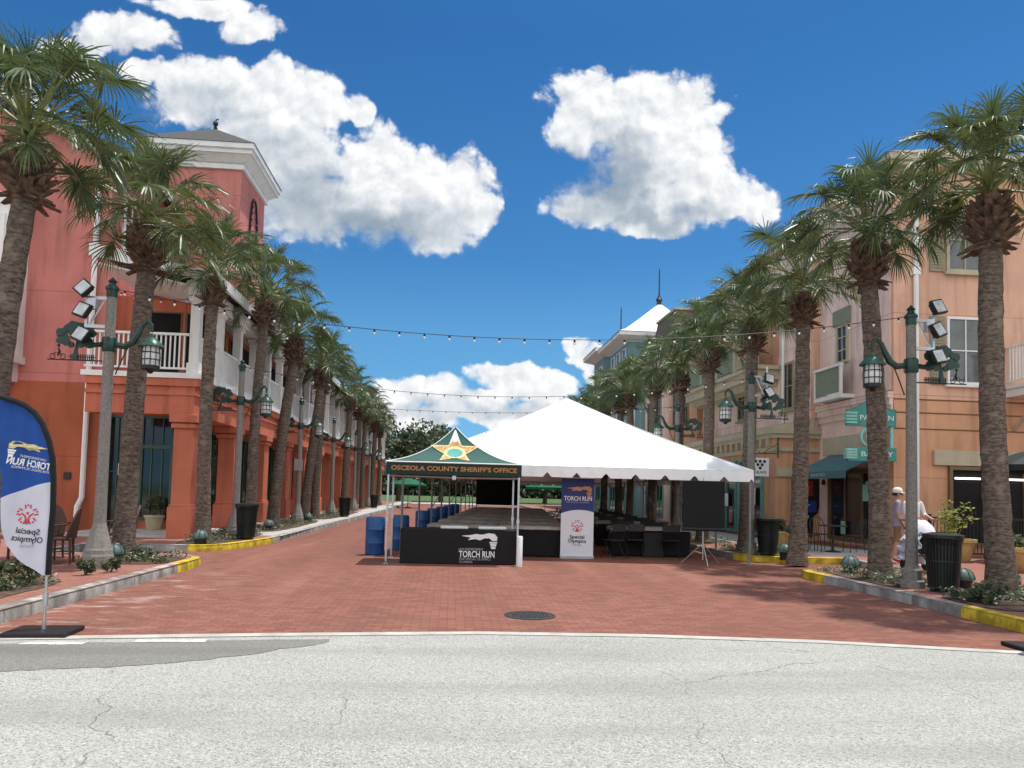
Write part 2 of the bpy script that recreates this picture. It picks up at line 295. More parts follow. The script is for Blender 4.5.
M = {
    'brick': brick_mat('street_brick', (.285, .112, .078), (.19, .075, .052), (.115, .07, .055), pale=.5),
    'pave': brick_mat('sidewalk_brick', (.34, .15, .11), (.27, .11, .08), (.2, .12, .1), rot=R(45), stain=.6),
    'asphalt': asphalt_mat('worn_asphalt', (.405, .40, .362), .75, .8),
    'patch': asphalt_mat('asphalt_patch', (.235, .225, .20), .25, .55),
    'conc': mat('concrete', (.46, .44, .40), .85, .14, 2.2, .25, 60, .25, dirt=.5),
    'kerb': mat('kerb_concrete', (.33, .315, .285), .85, .45, 2.5, .3, 50, .25, dirt=1.4),
    'yellow': mat('yellow_kerb_paint', (.56, .41, .03), .7, .4, 6, .3, 40, .3, dirt=1.1),
    'white_line': mat('worn_white_paint', (.58, .565, .53), .85, .3, 9, .2, 60, dirt=.8),
    'grass': mat('lawn_grass', (.065, .11, .028), .9, .35, .8, .6, 30),
    'soil': mat('mulch', (.10, .065, .045), .95, .4, 9, 1., 30),
    'pink': stucco('pink_stucco', (.56, .205, .175)),
    'orange': stucco('orange_stucco', (.385, .112, .058)),
    'orange_plain': stucco('orange_plain_stucco', (.53, .165, .098), False),
    'peach': stucco('peach_stucco', (.68, .41, .29)),
    'pale_pink': stucco('pale_pink_stucco', (.78, .58, .50)),
    'tan_orange': stucco('tan_orange_stucco', (.62, .34, .20)),
    'tan': mat('tan_trim', (.47, .41, .29), .8, .08, 3, .1, 60, dirt=.25),
    'teal_wall': mat('teal_siding', (.20, .33, .34), .8, .08, 3, .1, 60, dirt=.2),
    'cream_wall': stucco('cream_stucco', (.62, .55, .42)),
    'white': mat('white_paint', (.78, .77, .74), .55, .05, 3, .04, 60, dirt=.18),
    'white_roof': mat('white_metal_roof', (.80, .78, .74), .5, .08, 4, .1, 20),
    'roof_dark': mat('dark_shingle', (.075, .07, .066), .9, .3, 14, .5, 40),
    'roof_brown': mat('brown_shingle', (.24, .205, .175), .9, .3, 14, .5, 40),
    'roof_mansard': mat('mansard_shingle', (.14, .115, .095), .9, .3, 14, .5, 40),
    'roof_teal': mat('teal_metal_roof', (.07, .15, .15), .5, .12, 4, .1, 20),
    'glass': mat('window_glass', (.018, .022, .024), .06, .1, 2, spec=.7),
    'glass_pale': mat('pale_window_glass', (.10, .115, .115), .08, .3, 1.5, spec=.7),
    'dark_void': mat('dark_interior', (.008, .007, .007), .9, .3, 2),
    'green_frame': mat('green_frame', (.045, .11, .075), .45, .1, 4),
    'teal_frame': mat('teal_frame', (.10, .30, .27), .5, .1, 4),
    'teal_sign': mat('teal_sign_paint', (.045, .25, .21), .45, .1, 5),
    'teal_pale': mat('pale_teal_trim', (.25, .52, .44), .5, .1, 5),
    'awning': mat('blue_green_canvas', (.07, .16, .175), .8, .12, 6, .1, 60),
    'shutter': mat('olive_shutter', (.28, .25, .16), .7, .08, 6),
    'sage': mat('sage_panel', (.20, .235, .16), .7, .07, 6),
    'brown_groove': mat('brown_groove', (.20, .085, .035), .8, .1, 4),
    'brown_frame': mat('brown_frame', (.17, .105, .05), .5, .12, 6),
    'pole': mat('lamp_post_aggregate', (.235, .222, .20), .8, .22, 30, .2, 90, .3),
    'pole_dark': mat('weathered_lamp_post', (.20, .188, .165), .8, .25, 24, .25, 80, .3),
    'iron_green': mat('dark_green_iron', (.012, .045, .032), .38, .2, 8, spec=.5),
    'verdigris': mat('verdigris_copper', (.085, .135, .125), .5, .2, 8),
    'lantern_green': mat('lantern_roof_green', (.03, .085, .06), .35, .2, 8),
    'black_iron': mat('black_iron', (.012, .012, .012), .4, .2, 8),
    'lamp_glass': mat('frosted_lamp_glass', (.62, .64, .62), .25, .06, 5),
    'flood_lens': mat('flood_lens', (.55, .58, .58), .12, .25, 5),
    'alu': mat('aluminium', (.55, .55, .55), .35, .08, 6, metal=.85),
    'tent_pole': mat('painted_tube', (.22, .21, .20), .5, .15, 6),
    'grey_plastic': mat('grey_plastic', (.33, .33, .33), .5, .08, 6),
    'black': mat('black_plastic', (.012, .012, .013), .5, .15, 6),
    'black_cloth': mat('black_cloth', (.010, .010, .011), .9, .2, 12),
    'trash': mat('black_green_steel', (.010, .016, .013), .4, .2, 10),
    'bark': trunk_mat(),
    'boot': mat('leaf_bases', (.125, .078, .052), .9, .6, 7, .5, 30),
    'leaf': leaf_mat('palm_leaf', (.026, .052, .018), (.105, .146, .05), .42, .26, .55),
    'leaf_b': leaf_mat('palm_leaf_warm', (.032, .056, .017), (.122, .155, .05), .43, .26, .55),
    'petiole': mat('petiole', (.17, .19, .065), .5, .3, 5),
    'oak': leaf_mat('oak_leaf', (.022, .036, .013), (.075, .095, .035), .5, .2, .35),
    'oak_bark': mat('oak_bark', (.10, .08, .06), .95, .3, 8, .6, 20),
    'shrub': leaf_mat('shrub_leaf', (.03, .045, .018), (.11, .12, .052), .5, .25, .4),
    'shrub_y': leaf_mat('yellow_shrub_leaf', (.10, .13, .02), (.33, .33, .05), .5, .3, .4),
    'flower': leaf_mat('white_flower', (.5, .48, .42), (.7, .68, .6), .6, .3, .3),
    'tent': mat('white_vinyl', (.86, .86, .85), .45, .03, 2, trans=.02),
    'tent_roof': mat('white_vinyl_roof', (.84, .84, .82), .42, .04, 1.2, .5, 1.3, trans=.02),
    'canopy_green': mat('green_canopy_cloth', (.028, .105, .085), .7, .1, 5, trans=.12),
    'valance_green': mat('dark_green_valance', (.012, .03, .024), .8, .1, 5),
    'gold': mat('gold_print', (.52, .30, .10), .6, .4, 22),
    'gold_pale': mat('pale_gold_print', (.66, .55, .27), .6, .25, 22),
    'gold_text': mat('gold_lettering', (.42, .20, .06), .6, .08, 12),
    'print_white': mat('white_print', (.75, .75, .75), .6, .04, 8),
    'print_grey': mat('grey_print', (.42, .42, .43), .6, .05, 8),
    'print_red': mat('red_print', (.55, .03, .05), .6, .06, 8),
    'print_black': mat('dark_print', (.03, .03, .035), .6, .06, 8),
    'print_teal': mat('teal_print', (.06, .34, .30), .6, .06, 8),
    'flag_blue': mat('flag_blue', (.018, .085, .36), .6, .12, 3, trans=.35),
    'flag_white': mat('flag_white', (.70, .70, .78), .6, .05, 3, trans=.3),
    'banner_blue': mat('banner_blue', (.025, .035, .17), .5, .06, 3),
    'banner_white': mat('banner_white', (.72, .72, .76), .5, .03, 3),
    'orange_print': mat('orange_print', (.62, .30, .12), .6, .06, 8),
    'barrel': mat('blue_barrel', (.015, .075, .24), .4, .15, 4),
    'table_cloth': mat('greyish_tablecloth', (.40, .37, .33), .8, .22, 3, .2, 14),
    'wicker': mat('brown_wicker', (.085, .04, .027), .6, .3, 30, .6, 60),
    'dark_metal': mat('dark_bronze_metal', (.03, .026, .022), .45, .2, 10),
    'terracotta': mat('yellow_planter', (.50, .36, .14), .8, .15, 5, .1, 30),
    'pot_cream': mat('cream_planter', (.42, .36, .22), .8, .15, 5, .1, 30),
    'green_fabric': mat('green_umbrella_cloth', (.01, .16, .075), .7, .1, 5, trans=.3),
    'dark_green_fabric': mat('dark_green_umbrella', (.005, .016, .014), .7, .1, 5),
    'bulb': mat('clear_bulb', (.85, .84, .80), .15, .03, 5, spec=.8),
    'skin': mat('skin', (.42, .23, .16), .55, .08, 8),
    'shirt_grey': mat('grey_shirt', (.30, .28, .34), .85, .1, 8),
    'shirt_white': mat('white_shirt', (.72, .72, .75), .8, .06, 8),
    'shorts_tan': mat('tan_shorts', (.20, .125, .075), .85, .1, 8),
    'trousers': mat('pale_trousers', (.45, .46, .50), .85, .1, 8),
    'shoe_red': mat('red_shoe', (.30, .05, .04), .6, .1, 8),
    'hair': mat('dark_hair', (.025, .018, .014), .7, .2, 20),
    'cap': mat('white_cap', (.68, .63, .58), .8, .06, 8),
    'white_fabric': mat('white_stroller_cloth', (.72, .73, .76), .8, .08, 10),
    'blue_grey': mat('blue_grey_cloth', (.50, .54, .60), .8, .15, 10),
    'strip_light': mat('strip_light', (.8, .8, .8), .4, .02, 3, emit=((1, .97, .92), 2.2)),
    'vend_red': mat('red_panel', (.22, .015, .015), .4, .2, 6),
    'vend_blue': mat('blue_panel', (.02, .045, .22), .4, .2, 6),
    'red_chair': mat('red_seat', (.30, .02, .03), .5, .1, 6),
    'rust': mat('rusty_iron', (.035, .033, .032), .6, .35, 14, .3, 50),
}


# ================================================================== mesh helpers
class MB:
    def __init__(s): s.v = []; s.f = []; s.mi = []; s.m = 0

    def add(s, vs, fs):
        o = len(s.v); s.v += [tuple(v) for v in vs]; s.f += [tuple(i + o for i in f) for f in fs]; s.mi += [s.m] * len(fs); return s

    def box(s, x0, x1, y0, y1, z0, z1):
        x0, x1 = min(x0, x1), max(x0, x1); y0, y1 = min(y0, y1), max(y0, y1); z0, z1 = min(z0, z1), max(z0, z1)
        return s.add([(x0, y0, z0), (x1, y0, z0), (x1, y1, z0), (x0, y1, z0), (x0, y0, z1), (x1, y0, z1), (x1, y1, z1), (x0, y1, z1)],
                     [(0, 3, 2, 1), (4, 5, 6, 7), (0, 1, 5, 4), (1, 2, 6, 5), (2, 3, 7, 6), (3, 0, 4, 7)])

    def obox(s, mtx, sx, sy, sz):
        vs = [mtx @ Vector((a * sx / 2, b * sy / 2, c * sz / 2)) for c in (-1, 1) for a, b in ((-1, -1), (1, -1), (1, 1), (-1, 1))]
        return s.add(vs, [(0, 3, 2, 1), (4, 5, 6, 7), (0, 1, 5, 4), (1, 2, 6, 5), (2, 3, 7, 6), (3, 0, 4, 7)])

    def prism(s, poly, f0, f1):
        """poly: 2d points; f0, f1 map a 2d point to the two end faces"""
        n = len(poly); a = [f0(*p) for p in poly]; b = [f1(*p) for p in poly]
        tri = tessellate_polygon([[Vector((p[0], p[1], 0)) for p in poly]])
        fs = [tuple(t) for t in tri] + [tuple(n + i for i in reversed(t)) for t in tri] + [(i, (i + 1) % n, n + (i + 1) % n, n + i) for i in range(n)]
        return s.add(a + b, fs)

    def xz(s, poly, y0, y1): return s.prism(poly, lambda x, z: (x, y0, z), lambda x, z: (x, y1, z))
    def yz(s, poly, x0, x1): return s.prism(poly, lambda y, z: (x0, y, z), lambda y, z: (x1, y, z))
    def xy(s, poly, z0, z1): return s.prism(poly, lambda x, y: (x, y, z0), lambda x, y: (x, y, z1))

    def tube(s, pts, rad, n=8, cap=True):
        pts = [Vector(p) for p in pts]
        if isinstance(rad, (int, float)): rad = [rad] * len(pts)
        vs = []; up = Vector((0, 0, 1)); prev = None
        for i, p in enumerate(pts):
            d = (pts[min(i + 1, len(pts) - 1)] - pts[max(i - 1, 0)]).normalized()
            if prev is None:
                a = d.cross(up)
                if a.length < .05: a = d.cross(Vector((1, 0, 0)))
            else:
                a = prev - d * prev.dot(d)
            a.normalize(); prev = a; b = d.cross(a)
            vs += [p + (a * math.cos(2 * math.pi * k / n) + b * math.sin(2 * math.pi * k / n)) * rad[i] for k in range(n)]
        fs = [(i * n + k, i * n + (k + 1) % n, (i + 1) * n + (k + 1) % n, (i + 1) * n + k) for i in range(len(pts) - 1) for k in range(n)]
        if cap: fs += [tuple(range(n))[::-1], tuple((len(pts) - 1) * n + k for k in range(n))]
        return s.add(vs, fs)

    def lathe(s, prof, n=16, c=(0, 0, 0), cap=True):
        vs = [(c[0] + r * math.cos(2 * math.pi * k / n), c[1] + r * math.sin(2 * math.pi * k / n), c[2] + z) for r, z in prof for k in range(n)]
        fs = [(i * n + k, i * n + (k + 1) % n, (i + 1) * n + (k + 1) % n, (i + 1) * n + k) for i in range(len(prof) - 1) for k in range(n)]
        if cap: fs += [tuple(range(n))[::-1], tuple((len(prof) - 1) * n + k for k in range(n))]
        return s.add(vs, fs)

    def ball(s, c, r, n=10, sz=1.):
        return s.lathe([(max(r * math.sin(math.pi * i / n), 1e-4), -r * math.cos(math.pi * i / n) * sz) for i in range(n + 1)], n * 2, c, False)

    def build(s, name, m, parent=None, smooth=False, bevel=0, loc=None):
        me = bpy.data.meshes.new(name); me.from_pydata(s.v, [], s.f)
        for x in (m if isinstance(m, (list, tuple)) else [m]): me.materials.append(M[x] if isinstance(x, str) else x)
        me.polygons.foreach_set('material_index', s.mi)
        if smooth:
            me.polygons.foreach_set('use_smooth', [True] * len(me.polygons)); me.set_sharp_from_angle(angle=R(40))
        me.update()
        o = bpy.data.objects.new(name, me); C.objects.link(o)
        if parent: o.parent = parent
        if loc: o.location = loc
        if bevel:
            bv = o.modifiers.new('bevel', 'BEVEL'); bv.width = bevel; bv.segments = 2; bv.limit_method = 'ANGLE'; bv.angle_limit = R(50)
        return o


def tag(o, label, cat, group=None):
    o['label'] = label; o['category'] = cat
    if group: o['group'] = group
    return o


def thing(name, label, cat, loc=(0, 0, 0), rz=0, group=None):
    o = bpy.data.objects.new(name, None); C.objects.link(o); o.location = loc; o.rotation_euler = (0, 0, rz); o.empty_display_size = .2
    return tag(o, label, cat, group)


def struct(o, kind='structure'): o['kind'] = kind; return o


def copy_tree(o, parent=None):
    c = o.copy(); C.objects.link(c)
    if parent: c.parent = parent
    for ch in list(o.children): copy_tree(ch, c)
    return c


_dg = bpy.context.evaluated_depsgraph_get


def text(s, size, m, parent, mtx, extrude=.002, mirror=False, width=None, name='lettering', bold=0., align='CENTER'):
    cu = bpy.data.curves.new(name, 'FONT'); cu.body = s; cu.size = size; cu.extrude = extrude; cu.align_x = align; cu.align_y = 'CENTER'; cu.offset = bold; cu.resolution_u = 3
    to = bpy.data.objects.new('lettering_source', cu); C.objects.link(to)
    bpy.context.view_layer.update()
    me = bpy.data.meshes.new_from_object(to.evaluated_get(_dg())); bpy.data.objects.remove(to); bpy.data.curves.remove(cu)
    xs = [v.co.x for v in me.vertices]
    k = 1 if not width else width / (max(xs) - min(xs))
    for v in me.vertices: v.co = mtx @ Vector((v.co.x * k * (-1 if mirror else 1), v.co.y, v.co.z))
    me.name = name; me.materials.clear(); me.materials.append(M[m])
    o = bpy.data.objects.new(name, me); C.objects.link(o); o.parent = parent
    return o


def face_south(x, y, z): return Matrix.Translation((x, y, z)) @ Matrix.Rotation(R(90), 4, 'X')
def face_west(x, y, z): return Matrix.Translation((x, y, z)) @ Matrix.Rotation(R(-90), 4, 'Z') @ Matrix.Rotation(R(90), 4, 'X')


def arc(cx, cy, r, a0, a1, n=8): return [(cx + r * math.cos(R(a0 + (a1 - a0) * i / n)), cy + r * math.sin(R(a0 + (a1 - a0) * i / n))) for i in range(n + 1)]


def sheet(poly, z, name, m, kind='structure'):
    mb = MB(); tri = tessellate_polygon([[Vector((p[0], p[1], 0)) for p in poly]])
    fs = []
    for t in tri:
        a, b, c = (Vector((*poly[i], 0)) for i in t)
        fs.append(tuple(t) if (b - a).cross(c - a).z > 0 else tuple(reversed(t)))
    mb.add([(p[0], p[1], z) for p in poly], fs)
    o = mb.build(name, m); o['kind'] = kind; return o


# ================================================================== ground
sheet([(-900, -300), (900, -300), (900, 1500), (-900, 1500)], -.03, 'ground', 'grass')
edge = [(-60, 7.4), (-14, 7.55), (-4.39, 7.82), (-2, 8.12), (.37, 8.34), (2.2, 8.28), (4.12, 8.04), (6.09, 7.56), (9, 7.1), (60, 5)]
sheet([(-60, -30), (60, -30)] + edge[::-1], -.004, 'asphalt_road', M['asphalt'])
band = MB()
for (a, b) in zip(edge, edge[1:]):
    band.add([(a[0], a[1], .002), (b[0], b[1], .002), (b[0], b[1] + .17, .002), (a[0], a[1] + .17, .002)], [(0, 1, 2, 3)])
struct(band.build('concrete_flush_band', 'conc'))
sheet([(p[0], p[1] + .17) for p in edge[1:-1]] + [(12, 12), (12, 78), (-10, 78), (-10, 12), (-14, 9)], 0, 'brick_street', M['brick'])
rnd = random.Random(4)
pt = [(-6.5, 7.5), (-4.5, 7.6), (-3.2, 7.78), (-1.9, 7.95), (-1.2, 8.02), (-1.25, 7.8), (-1.45, 7.6), (-1.62, 7.52), (-1.75, 7.33), (-1.95, 7.2), (-2.2, 7.02), (-2.5, 6.88), (-2.9, 6.74), (-3.3, 6.66), (-3.8, 6.55), (-4.2, 6.5), (-4.7, 6.55), (-6.5, 6.5)]
fine = []
for i, a in enumerate(pt):
    b = pt[(i + 1) % len(pt)]
    for k in range(6):
        t = k / 6; fine.append((a[0] + (b[0] - a[0]) * t + rnd.uniform(-.02, .02), a[1] + (b[1] - a[1]) * t + rnd.uniform(-.018, .018)))
sheet(fine, 0, 'asphalt_patch', M['patch'])
for (x0, x1, yc) in ((-4.1, -3.52, 7.66), (-3.1, -2.42, 7.82), (-5.2, -4.4, 7.55)):
    pl = []
    for i in range(15): pl.append((x0 + (x1 - x0) * i / 14, yc - .055 + .02 * i / 14 + rnd.uniform(-.012, .012)))
    for i in range(14, -1, -1): pl.append((x0 + (x1 - x0) * i / 14, yc + .055 + .055 * i / 14 + rnd.uniform(-.012, .012)))
    sheet(pl, .004, 'painted_dash', 'white_line')

LK = [(-45, 5.6), (-7.9, 5.6)] + arc(-7.9, 8.7, 3.02, -80, 0, 8) + [(-4.8, 11.5), (-4.75, 14.5)] + arc(-5.65, 14.7, .9, 0, 90, 6) + [(-8.2, 15.6), (-8.2, 17.8), (-6.0, 17.8)] + \
     [(-5.6, 17.95), (-5.3, 18.4), (-5.0, 19.5), (-4.8, 20.9), (-4.6, 30), (-4.4, 40), (-4.2, 49), (-4.1, 80)]
RK = [(45, 5.6), (10.2, 5.6)] + arc(10.2, 8.7, 3.1, 260, 180, 8) + [(7.12, 11.5), (7.05, 13.6)] + [(7.0, 14.2), (7.08, 14.6), (7.35, 14.85), (7.8, 14.95), (9.6, 14.95), (9.6, 17.5), (8.0, 17.6), (7.4, 17.85), (7.15, 18.4), (7.1, 21), (7.0, 40), (6.9, 80)]
sheet(LK + [(-45, 80)], .15, 'sidewalk_west', M['pave'])
sheet([(45, 80)] + RK[::-1], .15, 'sidewalk_east', M['pave'])


def kerb(path, side, name, m, w=.17):
    """strip with a rounded nose along the path; side = +1 when the street lies to the left of travel"""
    mb = MB(); prof = [(0, -.02), (0, .115), (.012, .145), (.04, .158), (w, .158), (w, .10)]
    pv = [Vector((*p, 0)) for p in path]; rows = []
    for i, p in enumerate(pv):
        d1 = (pv[min(i + 1, len(pv) - 1)] - pv[max(0, i - 1)]).normalized(); nrm = Vector((-d1.y, d1.x, 0)) * -side
        rows.append([(p.x + nrm.x * a, p.y + nrm.y * a, z) for a, z in prof])
    n = len(prof)
    mb.add([v for r in rows for v in r], [(i * n + k, (i + 1) * n + k, (i + 1) * n + k + 1, i * n + k + 1) for i in range(len(rows) - 1) for k in range(n - 1)] + [tuple(range(n)), tuple((len(rows) - 1) * n + k for k in range(n))])
    o = mb.build(name, m, smooth=True); o['kind'] = 'structure'; return o


def segs(path, step=1.5, gap=.012):
    """cut a path into kerb stones"""
    pv = [Vector((*p, 0)) for p in path]; out = []; cur = [path[0]]; L = 0
    for a, b in zip(pv, pv[1:]):
        d = (b - a).length; pos = 0
        while L + d - pos > step:
            pos += step - L; L = 0; q = a.lerp(b, pos / d); q0 = a.lerp(b, max(0, pos - gap) / d)
            cur.append((q0.x, q0.y)); out.append(cur); cur = [(q.x, q.y)]
        L += d - pos; cur.append((b.x, b.y))
    out.append(cur); return out


def kerb_run(path, side, m, step=1.6):
    ss = [s for s in segs(path, step) if len(s) > 1 and (Vector(s[0]) - Vector(s[-1])).length > .02]
    first = None
    mbs = MB()
    for s in ss:
        o = kerb(s, side, 'kerb', m); me = o.data
        mbs.add([v.co for v in me.vertices], [tuple(p.vertices) for p in me.polygons]); bpy.data.objects.remove(o)
    struct(mbs.build('kerb', m, smooth=True))
iL = LK.index((-4.75, 14.5)); jL = LK.index((-8.2, 15.6)); kL = LK.index((-6.0, 17.8)); eL = LK.index((-4.8, 20.9))
yl0 = (-4.77, 13.7)
kerb_run(LK[1:iL] + [yl0], -1, 'kerb'); kerb_run([yl0] + LK[iL:iL + 4], -1, 'yellow', 9)
kerb_run(LK[iL + 3:kL + 1], -1, 'kerb'); kerb_run(LK[kL:eL + 1], -1, 'yellow', 9); kerb_run(LK[eL:], -1, 'kerb', 2.)
iR = RK.index((7.12, 11.5)); jR = RK.index((7.35, 14.85)); kR = RK.index((9.6, 17.5)); mR = RK.index((7.15, 18.4))
kerb_run(RK[1:iR] + [] , 1, 'yellow', 1.5)
kerb_run([RK[iR - 1], (7.1, 9.9)], 1, 'yellow', 1.5)
kerb_run([(7.1, 9.91), RK[iR], (7.05, 13.6)], 1, 'kerb'); kerb_run([(7.05, 13.6)] + RK[iR + 2:jR + 2], 1, 'yellow', 9)
kerb_run(RK[jR + 1:kR + 1], 1, 'kerb'); kerb_run(RK[kR:mR + 1], 1, 'yellow', 9); kerb_run(RK[mR:], 1, 'kerb', 2.)
sheet([(-140, 78), (140, 78), (140, 420), (-140, 420)], -.012, 'lawn', 'grass')
sheet([(-6, 76), (9, 76), (9, 84), (-6, 84)], .03, 'pale_promenade', 'conc')

# pale concrete strips of the far sidewalk
sheet([(-6.3, 21.6), (-4.75, 21.6), (-4.3, 49), (-4.2, 78), (-5.2, 78), (-5.6, 40)], .154, 'concrete_walk_west', 'conc')
sheet([(9.3, 18.2), (12.4, 18.6), (10.8, 23.6), (10.8, 40), (8.9, 40), (8.9, 23)], .154, 'concrete_walk_east', 'conc')

# ================================================================== buildings
def window(parent, axis, pos, a0, a1, z0, z1, frame='white', glass='glass', nx=2, nz=2, fw=.07, out=-1, sill=True, name='window', d=.06):
    """axis 'y': in a wall facing +-y at y=pos, spanning x a0..a1; axis 'x' likewise; out = outward sign"""
    mb = MB(); o = out
    def B(m, a, b, za, zb, p0, p1):
        if axis == 'y': m.box(a, b, pos + o * p0, pos + o * p1, za, zb)
        else: m.box(pos + o * p0, pos + o * p1, a, b, za, zb)
    B(mb, a0, a0 + fw, z0, z1, -.02, d); B(mb, a1 - fw, a1, z0, z1, -.02, d); B(mb, a0 + fw, a1 - fw, z1 - fw, z1, -.02, d - .003); B(mb, a0 + fw, a1 - fw, z0, z0 + fw, -.02, d - .003)
    for i in range(1, nx): x = a0 + (a1 - a0) * i / nx; B(mb, x - .016, x + .016, z0 + fw, z1 - fw, .01, d - .02)
    for i in range(1, nz): z = z0 + (z1 - z0) * i / nz; B(mb, a0 + fw, a1 - fw, z - .018, z + .018, .01, d - .016)
    w = mb.build(name, frame, parent)
    p = MB(); B(p, a0 + fw, a1 - fw, z0 + fw, z1 - fw, -.01, .012); p.build('pane', glass, w)
    if sill:
        q = MB(); B(q, a0 - .06, a1 + .06, z0 - .08, z0 - .002, -.02, d + .06); q.build('sill', frame, w)
    return w


def add_box(name, m, parent, *b, bevel=0):
    return MB().box(*b).build(name, m, parent, bevel=bevel)


def railing_mb(p0, p1, z0, h=1.05, step=.115, panel=False):
    mb = MB(); p0 = Vector((*p0, 0)); p1 = Vector((*p1, 0)); L = (p1 - p0).length; d = (p1 - p0) / L; ang = math.atan2(d.y, d.x)
    c = (p0 + p1) / 2; rot = Matrix.Rotation(ang, 4, 'Z')
    mb.obox(Matrix.Translation((c.x, c.y, z0 + h - .03)) @ rot, L, .09, .06); mb.obox(Matrix.Translation((c.x, c.y, z0 + .12)) @ rot, L, .06, .05)
    n = int(L / step)
    for i in range(1, n):
        p = p0 + d * (L * i / n); mb.obox(Matrix.Translation((p.x, p.y, z0 + .145 + (h - .205) / 2)) @ rot, .035, .035, h - .205)
    return mb


def arcade(name, label, Y0, Y1, cols, low, up, floor_z, zt, rails=True, step=.115, far=False, xw=-10., shop='green_frame', pier='orange_plain', body_top=11.):
    b = thing(name, label, 'building', (0, Y0, 0), 0, 'arcaded buildings along the west side')
    L = Y1 - Y0
    # local y runs from 0 (south) to L
    ys = 2. if not far else .0
    add_box('wall', low, b, -26, xw, ys, L, -.02, 4.36)
    add_box('wall', up, b, -26, xw + .002, ys - .002, L - .002, 4.36, body_top)
    # sloping ground floor piers
    py = [0.35 + i * 3.72 for i in range(int((L - .6) / 3.72) + 1)]
    for y in py:
        q = MB(); q.box(-7.24, -6.74, y - .34, y + .34, .95, 3.15); q.box(-7.30, -6.68, y - .4, y + .4, .14, .95); q.box(-7.27, -6.71, y - .37, y + .37, .951, 1.02)
        q.box(-7.30, -6.68, y - .4, y + .4, 3.0, 3.12); q.box(-7.34, -6.64, y - .44, y + .44, 3.15, 3.36); q.build('pier', pier, b, bevel=.015)
    q = MB(); q.box(-7.4, -6.76, 0, L, 3.36, 4.1); q.box(-7.46, -6.7, -.03, L, 3.86, 3.96); q.box(-7.5, -6.66, -.06, L, 4.1, 4.3); q.build('beam', pier, b)
    add_box('porch_floor', 'conc', b, xw, -6.66, .0, L, .1, .22)
    q = MB(); q.box(-9.6, -6.6, -.1, L, 4.302, 4.44); q.build('balcony_floor', 'white', b)
    cy = [.12 + i * 1.9 for i in range(int((L - .2) / 1.9) + 1)]
    for y in cy:
        q = MB(); q.box(-6.95, -6.71, y - .12, y + .12, 4.44, zt - .3); q.box(-6.99, -6.67, y - .16, y + .16, 4.44, 4.72); q.box(-7., -6.66, y - .17, y + .17, zt - .46, zt - .34); q.build('column', 'white', b)
    if rails:
        for y0, y1 in zip(cy, cy[1:]):
            railing_mb((-6.83, y0 + .12), (-6.83, y1 - .12), 4.44, 1.05, step).build('railing', 'white', b)
    q = MB(); q.box(-7.02, -6.66, -.05, L, zt - .3, zt + .02); q.box(-7.06, -6.6, -.09, L, zt - .06, zt + .06); q.build('porch_beam', 'white', b)
    q = MB(); q.xz([(-9.38, zt + .44), (-9.38, zt + .39), (-7.02, zt - .1), (-7.02, zt - .05)], -.2, L); q.build('porch_ceiling', 'white', b)
    # shed roof with a raked fascia at its south end
    q = MB(); xe = -9.4; zr = zt + .72
    q.xz([(xe, zr), (xe, zr + .1), (-6.25, zt + .2), (-6.25, zt + .08)], -.35, L); q.build('porch_roof', up if False else 'roof_dark', b)
    q = MB(); q.xz([(xe, zr - .2), (xe, zr + .13), (-6.2, zt + .23), (-6.2, zt - .04)], -.43, -.352); q.box(-6.25, -6.17, -.43, L, zt - .04, zt + .22); q.build('fascia', 'white', b)
    # shops below, doors above
    n = len(py)
    for i in range(n - 1):
        y0, y1 = py[i] + 1.05, py[i + 1] - .75 + .6
        if y0 < ys + .15: y0 = ys + .15
        if not far: continue
        if y1 - y0 > 1:
            window(b, 'x', xw, y0, y1, .35, 3.3, shop, 'glass', 3, 1, .09, 1, False, 'shop_window', .09)
    y = ys + 3.0
    while far and y + 2.2 < L:
        window(b, 'x', xw + .02, y, y + 3.4, 4.5, 6.75, 'white', 'dark_void', 2, 1, .09, 1, False, 'balcony_door', .06); y += 4.6
    return b, py, cy


L0, py, cy = arcade('arcade_building', 'pink and orange corner building with grey topped tower and white balcony over its arcade', 20, 38.4, None, 'orange', 'pink', 4.3, 6.82)
o = L0
# near block: gable end over the south wall
q = MB(); q.xz([(-26, 10.998), (-26, 12.2), (-16.5, 13.4), (-9.998, 10.998)], 2.0, 18); q.build('gable', 'pink', o)
q = MB(); q.xz([(-26.3, 12.2), (-26.3, 12.35), (-16.5, 13.62), (-9.5, 11.05), (-9.5, 10.88), (-16.5, 13.42)], 1.6, 18.2); q.build('roof', 'roof_dark', o)
# wall returning to the balcony end on the south side
add_box('shop_wall', 'orange_plain', o, -9.998, -8.0, 2.5, 18.3, .1, 4.298)
window(o, 'y', 2.5, -9.95, -9.4, .22, 3.5, 'green_frame', 'glass', 2, 2, .07, -1, False, 'shop_door', .07)
window(o, 'y', 2.5, -9.02, -8.12, .5, 3.5, 'green_frame', 'glass', 3, 1, .06, -1, False, 'shop_window', .07); add_box('transom', 'green_frame', o, -9.0, -8.14, 2.42, 2.46, 2.55, 2.66)
add_box('pilaster', 'orange', o, -9.36, -9.12, 2.3, 2.498, .1, 4.298)
for y_ in py[1:4]: window(o, 'x', -8.0, y_ + .75, y_ + 2.9, .4, 3.3, 'green_frame', 'glass', 3, 1, .09, 1, False, 'shop_window', .09)
add_box('balcony_wall', 'orange_plain', o, -9.998, -8.0, 2.6, 18.3, 4.445, 7.05)
window(o, 'y', 2.6, -9.1, -8.08, 4.46, 6.62, 'brown_frame', 'dark_void', 1, 1, .04, -1, False, 'balcony_door', .03); add_box('side_screen', 'orange_plain', o, -8.0, -7.2, 2.62, 2.7, 4.445, 6.9)
